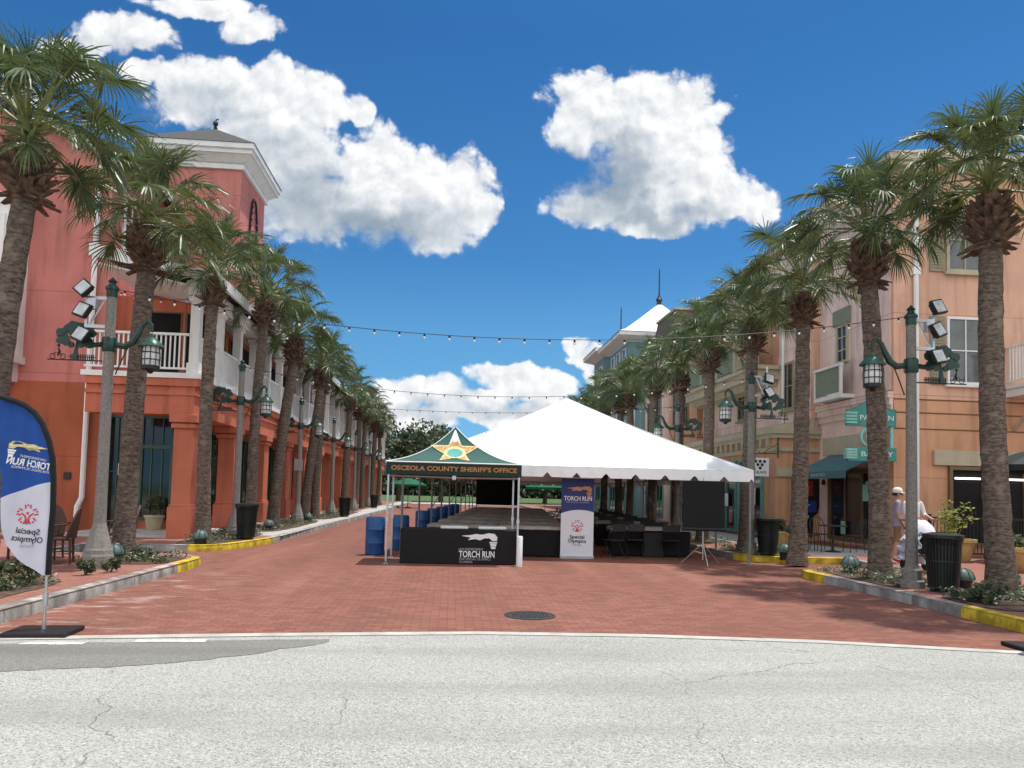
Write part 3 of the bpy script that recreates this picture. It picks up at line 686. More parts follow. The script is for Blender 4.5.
window(o, 'y', 2.62, -7.98, -7.24, 4.46, 6.62, 'brown_frame', 'dark_void', 1, 1, .04, -1, False, 'balcony_door', .03)
for y_ in (3.0, 6.9, 10.8, 14.6): window(o, 'x', -8.0, y_, y_ + 3.4, 4.5, 6.75, 'brown_frame', 'dark_void', 2, 1, .06, 1, False, 'balcony_door', .05)
q = MB(); q.box(-9.5, -7.403, .02, .62, 3.362, 4.098); q.box(-9.5, -7.463, -.028, .615, 3.862, 3.958); q.box(-9.5, -7.503, -.058, .61, 4.102, 4.299); q.build('south_beam', 'orange_plain', o)
railing_mb((-9.55, -.02), (-6.95, -.02), 4.44).build('railing', 'white', o)
# downpipe
q = MB(); q.tube([(-10.32, 1.86, 10.6), (-10.32, 1.86, 1.1), (-10.4, 1.8, .85), (-10.4, 1.75, .16)], .075, 8); q.build('downpipe', 'white', o, True)
add_box('vent', 'dark_metal', o, -10.9, -10.7, 1.96, 1.998, 1.6, 1.8, bevel=.01); add_box('utility_box', 'dark_metal', o, -11.7, -11.3, 1.84, 1.998, .8, 1.5, bevel=.02)
# window on the main east wall, above the porch roof
window(o, 'x', -9.998, 2.75, 3.85, 8.5, 10.2, 'white', 'glass', 2, 2, .1, 1)
# bay window at the far left of the south wall
q = MB(); q.box(-14.9, -12.2, 1.35, 1.998, 5.0, 9.2); q.box(-15., -12.12, 1.28, 1.998, 9.2, 9.5); q.box(-15., -12.12, 1.28, 1.998, 4.8, 5.0); q.box(-14.9, -12.3, 1.45, 1.998, 4.3, 4.8); q.build('bay', 'white', o)
window(o, 'y', 1.35, -14.6, -12.5, 5.5, 8.9, 'white', 'glass_pale', 2, 3, .12, -1)
# tower
T = (-10.6, -7.62, 6.25, 9.4)
add_box('tower_wall', 'pink', o, T[0], T[1], T[2], T[3], 7.0, 12.75)
q = MB(); x0, x1, y0, y1 = T
e = .42; q.box(x0 - .1, x1 + .1, y0 - .1, y1 + .1, 12.55, 12.72); za_ = 12.72; vs = []
for ee, zz in ((.02, 12.72), (.12, 12.76), (.36, 12.98), (.42, 12.99), (.42, 13.12), (.5, 13.14), (.5, 13.32)): vs += [(x0 - ee, y0 - ee, zz), (x1 + ee, y0 - ee, zz), (x1 + ee, y1 + ee, zz), (x0 - ee, y1 + ee, zz)]
q.add(vs, [(i * 4 + k, i * 4 + (k + 1) % 4, i * 4 + 4 + (k + 1) % 4, i * 4 + 4 + k) for i in range(6) for k in range(4)] + [(24, 25, 26, 27)]); q.build('cornice', 'white', o)
q = MB(); cx, cyy = (x0 + x1) / 2, (y0 + y1) / 2; e = .53
q.add([(x0 - e, y0 - e, 13.325), (x1 + e, y0 - e, 13.325), (x1 + e, y1 + e, 13.325), (x0 - e, y1 + e, 13.325), (cx, cyy, 14.72)], [(0, 1, 4), (1, 2, 4), (2, 3, 4), (3, 0, 4), (3, 2, 1, 0)]); q.build('tower_roof', 'roof_dark', o)
q = MB(); q.lathe([(.07, 0), (.08, .08), (.04, .12), (.09, .2), (.09, .27), (.03, .35), (.01, .4)], 10, (cx, cyy, 14.68)); q.tube([(cx, cyy, 15.0), (cx + .04, cyy, 15.08), (cx + .10, cyy, 15.09)], .025, 6); q.build('finial', 'black_iron', o, True)
q = MB()
for s in (-1, 1):
    q.tube([(x1 + .05, cyy + s * .08, 12.1), (x1 + .05, cyy + s * .25, 11.95), (x1 + .05, cyy + s * .42, 11.4), (x1 + .05, cyy + s * .5, 10.6), (x1 + .05, cyy + s * .4, 10.2), (x1 + .05, cyy + s * .1, 10.05)], .035, 6)
    for i in range(6): q.ball((x1 + .06, cyy + s * (.52 - .05 * i), 10.5 + i * .25), .05, 5)
q.build('iron_wreath', 'black_iron', o, True)
# link wall behind the balcony roof beyond the tower
add_box('upper_wall', 'pink', o, -9.4, -8.4, 9.5, 18.38, 7.0, 10.2)
q = MB(); q.xz([(-10.5, 10.2), (-8.9, 11.2), (-7.7, 10.2), (-7.7, 10.05), (-8.9, 11.0), (-10.5, 10.05)], 9.52, 18.5); q.build('upper_roof', 'roof_teal', o)
for y in (10.6, 13.4, 16.2): window(o, 'x', -8.398, y, y + 1.0, 8.2, 9.7, 'white', 'glass', 2, 2, .08, 1)
# hanging porch lantern
q = MB(); q.tube([(-8.4, .9, 6.9), (-8.4, .9, 6.3)], .015, 5); q.lathe([(.05, .05), (.13, -.02), (.11, -.28), (.04, -.34)], 6, (-8.4, .9, 6.3)); q.build('porch_lantern', 'black_iron', o, True)

L1, _, _ = arcade('arcade_building', 'middle orange arcade building with teal hipped roof behind the rows of palms', 38.8, 57.5, None, 'orange', 'cream_wall', 4.3, 7.0, True, .2, True, body_top=8.6)
q = MB(); q.add([(-12, -.4, 8.6), (-8.2, -.4, 8.6), (-8.2, 19, 8.6), (-26, 19, 8.6), (-26, -.4, 8.6), (-11, 4, 10.6), (-11, 15, 10.6), (-24, 15, 10.6), (-24, 4, 10.6)], [(0, 1, 5), (1, 2, 6, 5), (2, 3, 7, 6), (3, 4, 8, 7), (4, 0, 5, 8), (5, 6, 7, 8)]); q.build('roof', 'roof_teal', L1)
q = MB(); q.box(-12, -8.1, -.5, 19.1, 8.35, 8.598); q.build('cornice', 'white', L1)
L2, _, _ = arcade('arcade_building', 'farthest west arcade building with pale upper floor and dark roof', 57.9, 76, None, 'orange', 'pale_pink', 4.3, 7.0, True, .25, True, body_top=9.2)
q = MB(); q.xz([(-26, 9.2), (-17, 12), (-9.4, 9.2), (-9.4, 9.05), (-26, 9.05)], -.4, 18.4); q.build('roof', 'roof_dark', L2)

# ---------------------------------------------------------------- east side
R0 = thing('corner_building', 'peach corner building with shuttered windows and teal awning behind the nearest right palms', 'building', (12.45, 20.1, 0))
o = R0
add_box('wall', 'tan_orange', o, 0, 18, 0, 4.2, -.02, 4.5); add_box('wall', 'peach', o, .002, 18, .002, 4.198, 4.5, 11.2)
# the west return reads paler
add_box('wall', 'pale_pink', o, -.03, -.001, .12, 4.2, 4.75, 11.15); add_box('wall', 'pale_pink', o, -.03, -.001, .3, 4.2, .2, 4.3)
q = MB(); q.box(-.14, -.031, -.02, 4.3, 4.3, 4.5); q.box(-.2, -.031, -.04, 4.36, 4.5, 4.68); q.box(-.09, -.031, -.01, 4.3, 4.1, 4.3); q.build('cornice', 'pale_pink', o)
for z_ in (3.62, 4.08, 4.46): add_box('groove', 'brown_groove', o, .01, 18, -.012, -.001, z_, z_ + .035)
q = MB(); q.box(-.22, 18.4, -.22, 4.2, 11.2, 11.32); q.box(-.28, 18.4, -.28, 4.2, 11.32, 11.52); q.build('eave', 'tan', o)
q = MB(); q.add([(-.3, -.3, 11.522), (18.4, -.3, 11.522), (18.4, 8, 11.522), (-.3, 8, 11.522), (4, 3.4, 13.6), (18.4, 3.4, 13.6)], [(0, 1, 5, 4), (1, 2, 5), (2, 3, 4, 5), (3, 0, 4), (0, 3, 2, 1)]); q.build('roof', 'roof_brown', o)
add_box('upper_wall', 'tan_orange', o, 3.2, 18, -.02, -.001, 9.9, 11.2)


def shutter(parent, a0, a1, z0, z1, y):
    q = MB(); q.box(a0, a1, y - .045, y - .002, z0, z1)
    for k in range(2):
        za = z0 + .08 + k * (z1 - z0) / 2; zb = z0 + (k + 1) * (z1 - z0) / 2 - .06; n = 9
        for i in range(n): z = za + (zb - za) * (i + .5) / n; q.box(a0 + .05, a1 - .05, y - .06, y - .03, z - (zb - za) / n * .3, z + (zb - za) / n * .3)
    q.build('shutter', 'shutter', parent)
window(o, 'y', 0, 1.58, 2.72, 4.95, 6.9, 'white', 'glass_pale', 2, 2, .07, -1); shutter(o, 1.08, 1.52, 4.93, 6.9, 0)
window(o, 'y', 0, 1.58, 2.72, 8.2, 10.1, 'tan', 'glass_pale', 2, 2, .09, -1); shutter(o, 1.08, 1.52, 8.2, 10.1, 0)
window(o, 'y', 0, 6.2, 7.4, 4.95, 6.9, 'white', 'glass_pale', 2, 2, .07, -1)
for x, zb in ((.62, .2), (3.0, .2)):
    q = MB(); q.tube([(x, -.09, 11.5), (x, -.09, zb)], .07, 8); q.box(x - .11, x + .11, -.16, -.003, 8.05, 8.25); q.build('downpipe', 'white', o, True)
add_box('shop_fascia', 'tan', o, 1.15, 5.8, -.1, -.002, 2.62, 3.05, bevel=.01)
sw = window(o, 'y', -.0, 1.6, 5.0, .35, 2.6, 'brown_frame', 'dark_void', 3, 1, .1, -1, False, 'shop_window', .1)
for x0, x1 in ((1.8, 2.55), (3.4, 4.4)): add_box('strip_light', 'strip_light', sw, x0, x1, -.06, -.02, 2.24, 2.29)
q = MB(); q.ball((2.9, -.06, 1.72), .26, 8, 1); q.build('red_stool', 'red_chair', sw, True)
# balcony at the east
q = MB(); q.box(3.35, 8, -1.5, -.002, 4.62, 4.85); q.box(3.3, 8, -1.55, -.002, 4.85, 4.95); q.build('balcony_floor', 'white', o)
railing_mb((3.4, -1.45), (8, -1.45), 4.95, 1.15).build('railing', 'white', o); railing_mb((3.4, -1.45), (3.4, -.02), 4.95, 1.15).build('railing', 'white', o)
q = MB(); q.tube([(3.6, -.02, 3.7), (3.6, -.5, 4.1), (3.6, -1.2, 4.62)], .06, 6); q.build('bracket', 'tan', o)
# west face: window, sage balcony panel, shop front, awning
window(o, 'x', -.03, 2.35, 3.05, 5.95, 7.2, 'tan', 'glass', 2, 3, .08, -1, False)
q = MB(); q.box(-.12, -.03, 2.2, 3.2, 7.2, 7.7); q.build('window_head', 'sage', o)
q = MB(); q.box(-.5, -.031, 2.0, 3.7, 4.75, 4.87); q.box(-.5, -.42, 2.0, 2.08, 4.87, 5.75); q.box(-.5, -.42, 3.62, 3.7, 4.87, 5.75); q.box(-.52, -.40, 1.98, 3.72, 5.75, 5.83); q.box(-.5, -.44, 2.08, 2.8, 4.872, 4.92); q.build('juliet_balcony', 'white', o)
add_box('balcony_panel', 'sage', o, -.47, -.44, 2.08, 3.62, 4.925, 5.748)
window(o, 'x', -.03, .5, 3.5, .3, 2.5, 'brown_frame', 'glass', 3, 1, .12, -1, False, 'shop_window', .09)
add_box('shop_fascia', 'tan', o, -.08, -.031, .35, 3.9, 3.02, 3.6)
aw = MB(); aw.xz([(-.031, 3.0), (-1.2, 2.42), (-1.2, 2.2), (-1.19, 2.2), (-1.19, 2.4), (-.031, 2.97)], .4, 3.6)
aw.build('awning', 'awning', o); text('BAKERY', .13, 'print_grey', o, face_west(-1.203, 2.0, 2.31), width=.9)
q = MB(); q.lathe([(.02, 0), (.06, 0), (.07, .12), (.03, .18)], 8, (-.08, 3.85, 2.05)); q.build('wall_lamp', 'black_iron', o)

R1 = thing('shop_building', 'pale pink building with tan ledge, teal shopfronts and a sage panelled balcony', 'building', (12.1, 24.31, 0)); o = R1
add_box('wall', 'tan_orange', o, -1.22, 17, 0, 11.2, -.02, 3.6); add_box('wall', 'pale_pink', o, 0, 17, .01, 11.198, 3.6, 10.7)
add_box('wall', 'peach', o, -.001, .35, -.02, .0, 4.3, 10.7)
q = MB(); q.box(-1.32, .35, -.1, 11.2, 3.6, 3.75); q.box(-1.4, .35, -.16, 11.2, 3.75, 3.95); q.box(-1.3, .35, -.06, 11.2, 3.15, 3.3)
q.add([(-1.4, -.16, 3.952), (0.05, -.16, 4.32), (.05, 11.2, 4.32), (-1.4, 11.2, 3.952), (.05, -.16, 3.952), (.05, 11.2, 3.952)], [(0, 1, 2, 3), (0, 4, 1), (3, 2, 5)]); q.build('ledge', 'tan', o)
for i in range(20): add_box('bracket', 'tan', o, -1.36, -1.222, .3 + i * .55, .5 + i * .55, 3.34, 3.598)
for y in (1.2, 5.4, 9.3): window(o, 'x', 0, y, y + 1.0, 4.75, 6.5 if y > 1 else 6.5, 'shutter', 'glass', 2, 2, .09, -1)
for y in (1.0, 8.4): window(o, 'x', 0, y, y + 1.0, 8.0, 9.9, 'tan', 'glass', 2, 2, .09, -1)
q = MB(); q.box(-.95, -.002, 2.4, 10.6, 6.0, 6.35); q.box(-1.05, -.002, 2.3, 10.7, 6.35, 6.5); q.box(-.7, -.002, 2.6, 10.5, 5.75, 6.0); q.build('balcony_floor', 'tan', o)
q = MB()
for y in (2.4, 4.4, 6.4, 8.4, 10.5): q.box(-.98, -.82, y, y + .14, 6.5, 9.0)
q.box(-1.0, -.8, 2.4, 10.64, 7.5, 7.6); q.box(-1.1, -.002, 2.2, 10.7, 9.0, 9.25); q.build('balcony_frame', 'tan', o)
for y in (4.54, 6.54, 8.54): add_box('balcony_panel', 'sage', o, -.93, -.88, y, y + 1.86, 6.6, 7.5)
railing_mb((-.9, 2.54), (-.9, 4.4), 6.5, 1.0, .12).build('railing', 'tan', o)
add_box('balcony_wall', 'tan_orange', o, -.03, -.001, 2.5, 10.5, 6.5, 9.0)
q = MB(); q.tube([(-.06, 2.0, 10.7), (-.06, 2.0, 4.3)], .06, 8); q.build('downpipe', 'white', o)
q = MB(); q.box(-.3, 17, -.0, 11.5, 10.7, 10.95); q.build('eave', 'tan', o)
q = MB(); q.xz([(-.35, 10.952), (17, 10.952), (8, 12.8)], .01, 11.5); q.build('roof', 'roof_brown', o)
for i, y in enumerate((.9, 3.3, 5.7, 8.1)): window(o, 'x', -1.22, y, y + 2.1, .25, 2.95, 'teal_frame', 'glass', 2, 1, .09, -1, False, 'shop_window', .1)
# keyhole shaped opening with a vending panel behind it
kd = .5; kp = [(x + kd, z) for x, z in [(-.95, .3), (-.95, .95), (-1.12, 1.1), (-1.16, 1.3), (-1.16, 2.25), (-.2, 2.25), (-.2, 1.3), (-.25, 1.1), (-.42, .95), (-.42, .3)]]
q = MB(); q.xz(kp, -.03, -.002); kw = q.build('keyhole_opening', 'dark_void', o)
q = MB(); q.xz([(x * .55 - .31 + kd, .3 + z) for x, z in ((-1.16, 1.36), (-1.16, 1.88), (-.2, 1.88), (-.2, 1.36))], -.05, -.031); q.build('red_panel', 'vend_red', kw)
q = MB(); q.box(-1.05 + kd, -.3 + kd, -.05, -.031, 1.12, 1.5); q.build('blue_panel', 'vend_blue', kw)
q = MB(); q.lathe([(.02, 0), (.15, .02), (.02, .04)], 14, (0, 0, 0)); oo = q.build('oval_emblem', 'print_red', kw); oo.matrix_local = Matrix.Translation((-.68 + kd, -.055, 1.95)) @ Matrix.Rotation(R(90), 4, 'X') @ Matrix.Diagonal((1, .6, .3, 1))
q = MB(); q.box(-.83 + kd, -.53 + kd, -.056, -.052, 1.34, 1.38); q.box(-.8 + kd, -.56 + kd, -.036, -.033, .92, 1.02); q.build('button_row', 'print_grey', kw)
add_box('shop_fascia', 'tan', o, -1.2, .3, -.06, -.002, 2.3, 2.62)

R2 = thing('mansard_building', 'orange and pink building with a brown mansard block beside the teal tower', 'building', (11.8, 35.2, 0)); o = R2
add_box('wall', 'tan_orange', o, 0, 16, 0, 4.4, -.02, 9.6); add_box('wall', 'pale_pink', o, -.15, 16, 4.4, 9.2, -.02, 9.4)
q = MB(); q.box(-.3, 16, -.2, 9.25, 9.602, 9.85); q.build('eave', 'tan', o)
q = MB(); q.xz([(.1, 9.852), (.55, 12.0), (16, 12.0), (16, 9.852)], 5.4, 9.2); q.build('mansard_roof', 'roof_mansard', o)
q = MB(); q.box(.45, 16, 5.3, 9.25, 12.002, 12.12); q.build('coping', 'tan', o)
for y in (1.2, 3.0, 5.6, 7.6): window(o, 'x', 0 if y < 4.4 else -.15, y, y + .9, 5.2, 7.0, 'shutter', 'glass', 2, 2, .09, -1)
for y in (.6, 2.6, 5., 7.2): window(o, 'x', 0 if y < 4.2 else -.15, y, y + 1.5, .3, 2.9, 'teal_frame', 'glass', 2, 1, .09, -1, False, 'shop_window')

R3 = thing('towered_building', 'teal building with two white pyramid roofs and spires', 'building', (11.0, 44.6, 0)); o = R3
add_box('wall', 'teal_wall', o, .3, 16, 0, 13.8, -.02, 9.0)
add_box('tower_wall', 'teal_wall', o, 0, 5.4, 1.7, 7.1, 8.99, 11.3); add_box('tower_wall', 'teal_wall', o, -.1, 3.2, 9.0, 12.6, 8.99, 11.6)
for (x0, x1, y0, y1, ze, zp) in ((0, 5.4, 1.7, 7.1, 11.3, 14.5), (-.1, 3.2, 9., 12.6, 11.6, 13.4)):
    e = .75; q = MB(); q.box(x0 - e, x1 + e, y0 - e, y1 + e, ze + .25, ze + .5)
    q.add([(x0, y0, ze - .05), (x1, y0, ze - .05), (x1, y1, ze - .05), (x0, y1, ze - .05), (x0 - e, y0 - e, ze + .25), (x1 + e, y0 - e, ze + .25), (x1 + e, y1 + e, ze + .25), (x0 - e, y1 + e, ze + .25)], [(0, 1, 5, 4), (1, 2, 6, 5), (2, 3, 7, 6), (3, 0, 4, 7)])
    q.build('eave', 'white', o)
    cx, cy_ = (x0 + x1) / 2, (y0 + y1) / 2; n = 8; q = MB(); ring = []
    for t in (0, .25, .5, .75, 1): 
        k = 1 - t; zz = ze + .502 + (zp - ze - .5) * (t ** 1.12); h = (x1 - x0) / 2 + e; h2 = (y1 - y0) / 2 + e; c_ = .3 * (1 if t > 0 else .01)
        hx, hy = h * k + .05, h2 * k + .05; cc = min(hx, hy) * (.45 if t > 0 else .02)
        ring.append([(cx - hx + cc, cy_ - hy, zz), (cx + hx - cc, cy_ - hy, zz), (cx + hx, cy_ - hy + cc, zz), (cx + hx, cy_ + hy - cc, zz), (cx + hx - cc, cy_ + hy, zz), (cx - hx + cc, cy_ + hy, zz), (cx - hx, cy_ + hy - cc, zz), (cx - hx, cy_ - hy + cc, zz)])
    q.add([v for r in ring for v in r], [(i * 8 + k, i * 8 + (k + 1) % 8, (i + 1) * 8 + (k + 1) % 8, (i + 1) * 8 + k) for i in range(4) for k in range(8)] + [tuple(range(32, 40))]); q.build('tower_roof', 'white_roof', o)
    q = MB(); q.lathe([(.2, 0), (.14, .12), (.24, .3), (.1, .5), (.05, .7), (.04, 2.3), (.01, 2.5)], 8, (cx, cy_, zp - .05)); q.build('spire', 'dark_metal', o, True)
for y in (2.3, 4.0, 5.6, 9.4, 11.2):
    window(o, 'x', 0 if y < 8 else -.1, y, y + 1.0, 9.5, 11.0, 'white', 'glass', 1, 2, .08, -1)
for y in (1., 3.4, 6., 8.6, 11.): window(o, 'x', .3, y, y + 1.0, 5.2, 7.2, 'white', 'glass', 2, 2, .08, -1)
for y in (.6, 3.2, 6., 8.8, 11.2): window(o, 'x', .3, y, y + 1.9, .3, 2.9, 'teal_frame', 'glass', 2, 1, .08, -1, False, 'shop_window')
for (x) in (1.3, 3.6): window(o, 'y', 1.7, x, x + .9, 9.5, 11., 'white', 'glass', 1, 2, .08, -1)
R4 = thing('row_building', 'farthest cream building at the end of the east side', 'building', (11.2, 58.8, 0)); o = R4
add_box('wall', 'cream_wall', o, 0, 16, 0, 16, -.02, 8.6)
q = MB(); q.box(-.5, 16, -.3, 16.3, 8.6, 8.9); q.build('eave', 'white', o); q = MB(); q.xz([(-.6, 8.902), (8, 11), (16, 8.902)], -.4, 16.4); q.build('roof', 'roof_dark', o)
for y in (1, 4, 7, 10, 13): window(o, 'x', 0, y, y + 1.1, 5.0, 7.0, 'white', 'glass', 2, 2, .08, -1); window(o, 'x', 0, y - .4, y + 1.6, .3, 2.9, 'teal_frame', 'glass', 2, 1, .08, -1, False, 'shop_window')
# ================================================================== palms


def frond(mb, rng, az, el, lp, lb, roll):
    """one costapalmate fan: petiole, arching rib, leaflets that droop at the tip"""
    d = Vector((math.cos(az) * math.cos(el), math.sin(az) * math.cos(el), math.sin(el))); p = Vector((math.cos(az) * .06, math.sin(az) * .06, rng.uniform(-.18, .18)))
    pts = [p.copy()]; n = 5
    sag = .10 + .16 * math.cos(el)
    for i in range(n):
        p = p + d * (lp / n); d = (d + Vector((0, 0, -sag * .8 / n))).normalized(); pts.append(p.copy())
    mb.m = 1; mb.tube(pts, [.028 - .0028 * i for i in range(n + 1)], 4, False)
    side = d.cross(Vector((0, 0, 1)))
    if side.length < .1: side = Vector((-math.sin(az), math.cos(az), 0))
    side.normalize(); side = Matrix.Rotation(roll, 3, d) @ side; nrm = side.cross(d).normalized()
    rib = [p.copy()]; dd = d.copy(); dirs = [d.copy()]; nr = 5; lr = lb * .42
    for i in range(nr):
        p = p + dd * (lr / nr); dd = (dd + Vector((0, 0, -.95 / nr))).normalized(); rib.append(p.copy()); dirs.append(dd.copy())
    mb.tube(rib, [.014 - .002 * i for i in range(nr + 1)], 3, False)
    mb.m = 0; NL = 40
    fold = rng.uniform(.25, .6)
    for k in range(NL):
        a = (k / (NL - 1) * 2 - 1); ang = a * R(138); t = (1 - abs(a)) ** .8 * nr; i0 = min(int(t), nr - 1); base = rib[i0].lerp(rib[i0 + 1], t - i0); dr = dirs[i0]
        dv = (dr * math.cos(ang) + side * math.sin(ang) + nrm * (fold * abs(math.sin(ang)) * .55 - .05)).normalized()
        L = lb * (.74 + .2 * math.cos(ang)) * rng.uniform(.86, 1.08)
        wv = dv.cross(nrm); wv.normalize(); tw = rng.uniform(-.9, .9); wv = Matrix.Rotation(tw, 3, dv) @ wv
        w = .0138; pt = base.copy(); cur = dv.copy(); droop = rng.uniform(.3, 1.15)
        row = [(base - wv * w * .75, base + wv * w * .75)]
        for s_, ww in ((.34, 1.1), (.33, .82)):
            pt = pt + cur * (L * s_); row.append((pt - wv * w * ww, pt + wv * w * ww)); cur = (cur + Vector((0, 0, -droop * s_ * 1.25))).normalized()
        tip = pt + (cur + Vector((0, 0, -.35 * droop))).normalized() * (L * .33)
        mb.add([row[0][0], row[0][1], row[1][0], row[1][1], row[2][0], row[2][1], tip], [(0, 1, 3, 2), (2, 3, 5, 4), (4, 5, 6)])


def crown_mesh(seed, n=44, lp=.92, lb=1.0, spread=1.0):
    rng = random.Random(seed); mb = MB()
    for i in range(n):
        t = (i + .5) / n; el = R(85 - 104 * t ** 1.0) + rng.uniform(-.16, .16); az = i * 2.39996 + rng.uniform(-.3, .3)
        frond(mb, rng, az, el, lp * rng.uniform(.78, 1.12) * (.8 + .25 * math.sin(math.pi * t)), lb * rng.uniform(.86, 1.08), rng.uniform(-.5, .5))
    me = bpy.data.meshes.new('crown'); me.from_pydata(mb.v, [], mb.f); me.polygons.foreach_set('material_index', mb.mi)
    me.materials.append(M['leaf'] if seed % 2 else M['leaf_b']); me.materials.append(M['petiole']); me.update(); return me


def boots_mesh(seed, h=.95, rb=.23, rt=.30):
    """criss-cross of cut leaf bases below the crown"""
    rng = random.Random(seed); mb = MB(); n = 96
    for i in range(n):
        t = i / n; az = i * 2.39996 + rng.uniform(-.12, .12); z = t * h; r = (rb + (rt - rb) * math.sin(math.pi * min(1, t * 1.15) * .72)) * .9
        up = .75 + .7 * t; L = rng.uniform(.17, .30) * (1.1 - .25 * t); o = Vector((math.cos(az), math.sin(az), 0)); s_ = Vector((-math.sin(az), math.cos(az), 0)); d = (o * (.95 - .35 * t) + Vector((0, 0, up * rng.uniform(.55, 1.05))) + s_ * rng.uniform(-.35, .35)).normalized()
        if t < .12: d = (o + Vector((0, 0, -.5)) + s_ * rng.uniform(-.4, .4)).normalized()
        b = o * r * .8 + Vector((0, 0, z)); nn = s_.cross(d).normalized(); w = rng.uniform(.05, .075); th = .022
        v = []
        for q, ww, tt in ((b, w * 1.25, th * 1.4), (b + d * L * .6, w * .8, th), (b + d * L, w * rng.uniform(.5, .8), th * .5)):
            v += [q - s_ * ww - nn * tt, q + s_ * ww - nn * tt, q + s_ * ww * .8 + nn * tt, q - s_ * ww * .8 + nn * tt]
        mb.add(v, [(k * 4 + j, k * 4 + (j + 1) % 4, k * 4 + 4 + (j + 1) % 4, k * 4 + 4 + j) for k in (0, 1) for j in range(4)] + [(8, 9, 10, 11), (3, 2, 1, 0)])
    mb.lathe([(rb * .8, -.05), (rb * .95, .2), (rt * .85, h * .6), (rt * .7, h), (.12, h + .25)], 12)
    me = bpy.data.meshes.new('leaf_bases'); me.from_pydata(mb.v, [], mb.f); me.materials.append(M['boot']); me.update(); return me


CROWNS = [crown_mesh(11, 38, .96, .72), crown_mesh(12, 34, 1.0, .74), crown_mesh(13, 36, .93, .72), crown_mesh(14, 40, .96, .7), crown_mesh(15, 29, .98, .76), crown_mesh(16, 33, 1.02, .7)]
BOOTS = [boots_mesh(1), boots_mesh(2, .8, .22, .27), boots_mesh(3, 1.05, .22, .31)]


def palm(x, y, tx, ty, ht, r0, ci, bi, rz, label, sc=1.0, z0=.13, hb=None):
    """trunk foot (x, y), trunk top (tx, ty, ht)"""
    r0 *= .73 * (1 + .10 * math.sin(x * 13 + y * 5)); sc *= .93; ci = (ci + int(abs(x * 7 + y * 3))) % len(CROWNS) if y > 21 else ci; rng = random.Random(int(x * 100 + y * 10)); t = thing('sabal_palm', label, 'palm tree', (x, y, z0), 0, 'palms west of the street' if x < 0 else 'palms east of the street')
    mb = MB(); pts = []; rad = []; n = 46; H = ht - z0; dx, dy = tx - x, ty - y; bx, by = rng.uniform(-.08, .08), rng.uniform(-.08, .08)
    for i in range(n + 1):
        s_ = i / n; c = math.sin(math.pi * s_)
        pts.append((dx * s_ + bx * c, dy * s_ + by * c, -.1 + (H + .15) * s_)); rad.append(r0 * (1 + .38 * math.exp(-s_ * 16) - .16 * s_) * (1 + rng.uniform(-.018, .018) + .02 * math.sin(i * 2.4)))
    N_ = 22; mb.tube(pts, rad, N_)
    for i, v in enumerate(mb.v):
        p = Vector(v); c = Vector(pts[i // N_]); k = 1 + rng.uniform(-.05, .05); mb.v[i] = tuple(c + (p - c) * k)
    mb.build('trunk', 'bark', t, True)
    b = bpy.data.objects.new('leaf_bases', BOOTS[bi]); C.objects.link(b); b.parent = t; b.location = (dx, dy, H - .02); b.rotation_euler = (0, 0, rz * 1.7); k = .5 + .5 * r0 / .19; b.scale = (k, k, k * .72)
    c = bpy.data.objects.new('crown', CROWNS[ci]); C.objects.link(c); c.parent = t; c.location = (dx, dy, H + 1.0 * k); c.rotation_euler = (rng.uniform(-.06, .06), rng.uniform(-.06, .06), rz); c.scale = (sc, sc, sc)
    return t


W_P = [(-6.16, 10.5, -5.80, 10.3, 5.35, .245, 0, 0, .3, 'nearest palm on the left, behind the feather flag, cut by the frame edge', 1.0),
       (-5.95, 14.24, -5.79, 14.24, 5.55, .25, 1, 2, 1.3, 'thick palm just right of the floodlit lamp post beside the bistro chairs', 1.05),
       (-6.0, 18.87, -6.05, 18.87, 6.05, .24, 2, 1, 2.2, 'tall palm standing before the corner pier of the pink building', 1.08),
       (-5.76, 22.2, -5.62, 22.2, 6.25, .24, 3, 2, .9, 'palm rising behind the first black bin on the left walk', 1.1),
       (-5.95, 25.7, -5.45, 25.7, 5.75, .245, 1, 2, 3.3, 'palm leaning towards the street past the first black bin', 1.05),
       (-5.95, 30.8, -5.42, 30.8, 5.65, .24, 0, 1, 4.0, 'palm directly behind the third lamp post on the left', 1.05),
       (-5.95, 33.5, -5.8, 33.5, 5.75, .235, 2, 0, 5.1, 'slimmer palm close behind the leaning pair on the left', 1.0),
       (-5.9, 42.1, -5.75, 42.1, 5.9, .24, 3, 1, .2, 'palm beside the second black bin far down the left walk', 1.05),
       (-5.9, 46.6, -5.8, 46.6, 5.8, .24, 1, 0, 1.8, 'palm past the second black bin, before the fifth left lamp', 1.0),
       (-5.85, 50., -5.8, 50, 5.9, .24, 4, 1, 2.9, 'far palm between the fifth and sixth lamp on the left', 1.05),
       (-5.8, 55.5, -5.7, 55.5, 5.7, .24, 0, 2, 3.9, 'second last palm of the left row', 1.05),
       (-5.8, 60., -5.8, 60, 5.6, .24, 2, 0, 5.5, 'last palm at the far end of the left row', 1.0)]
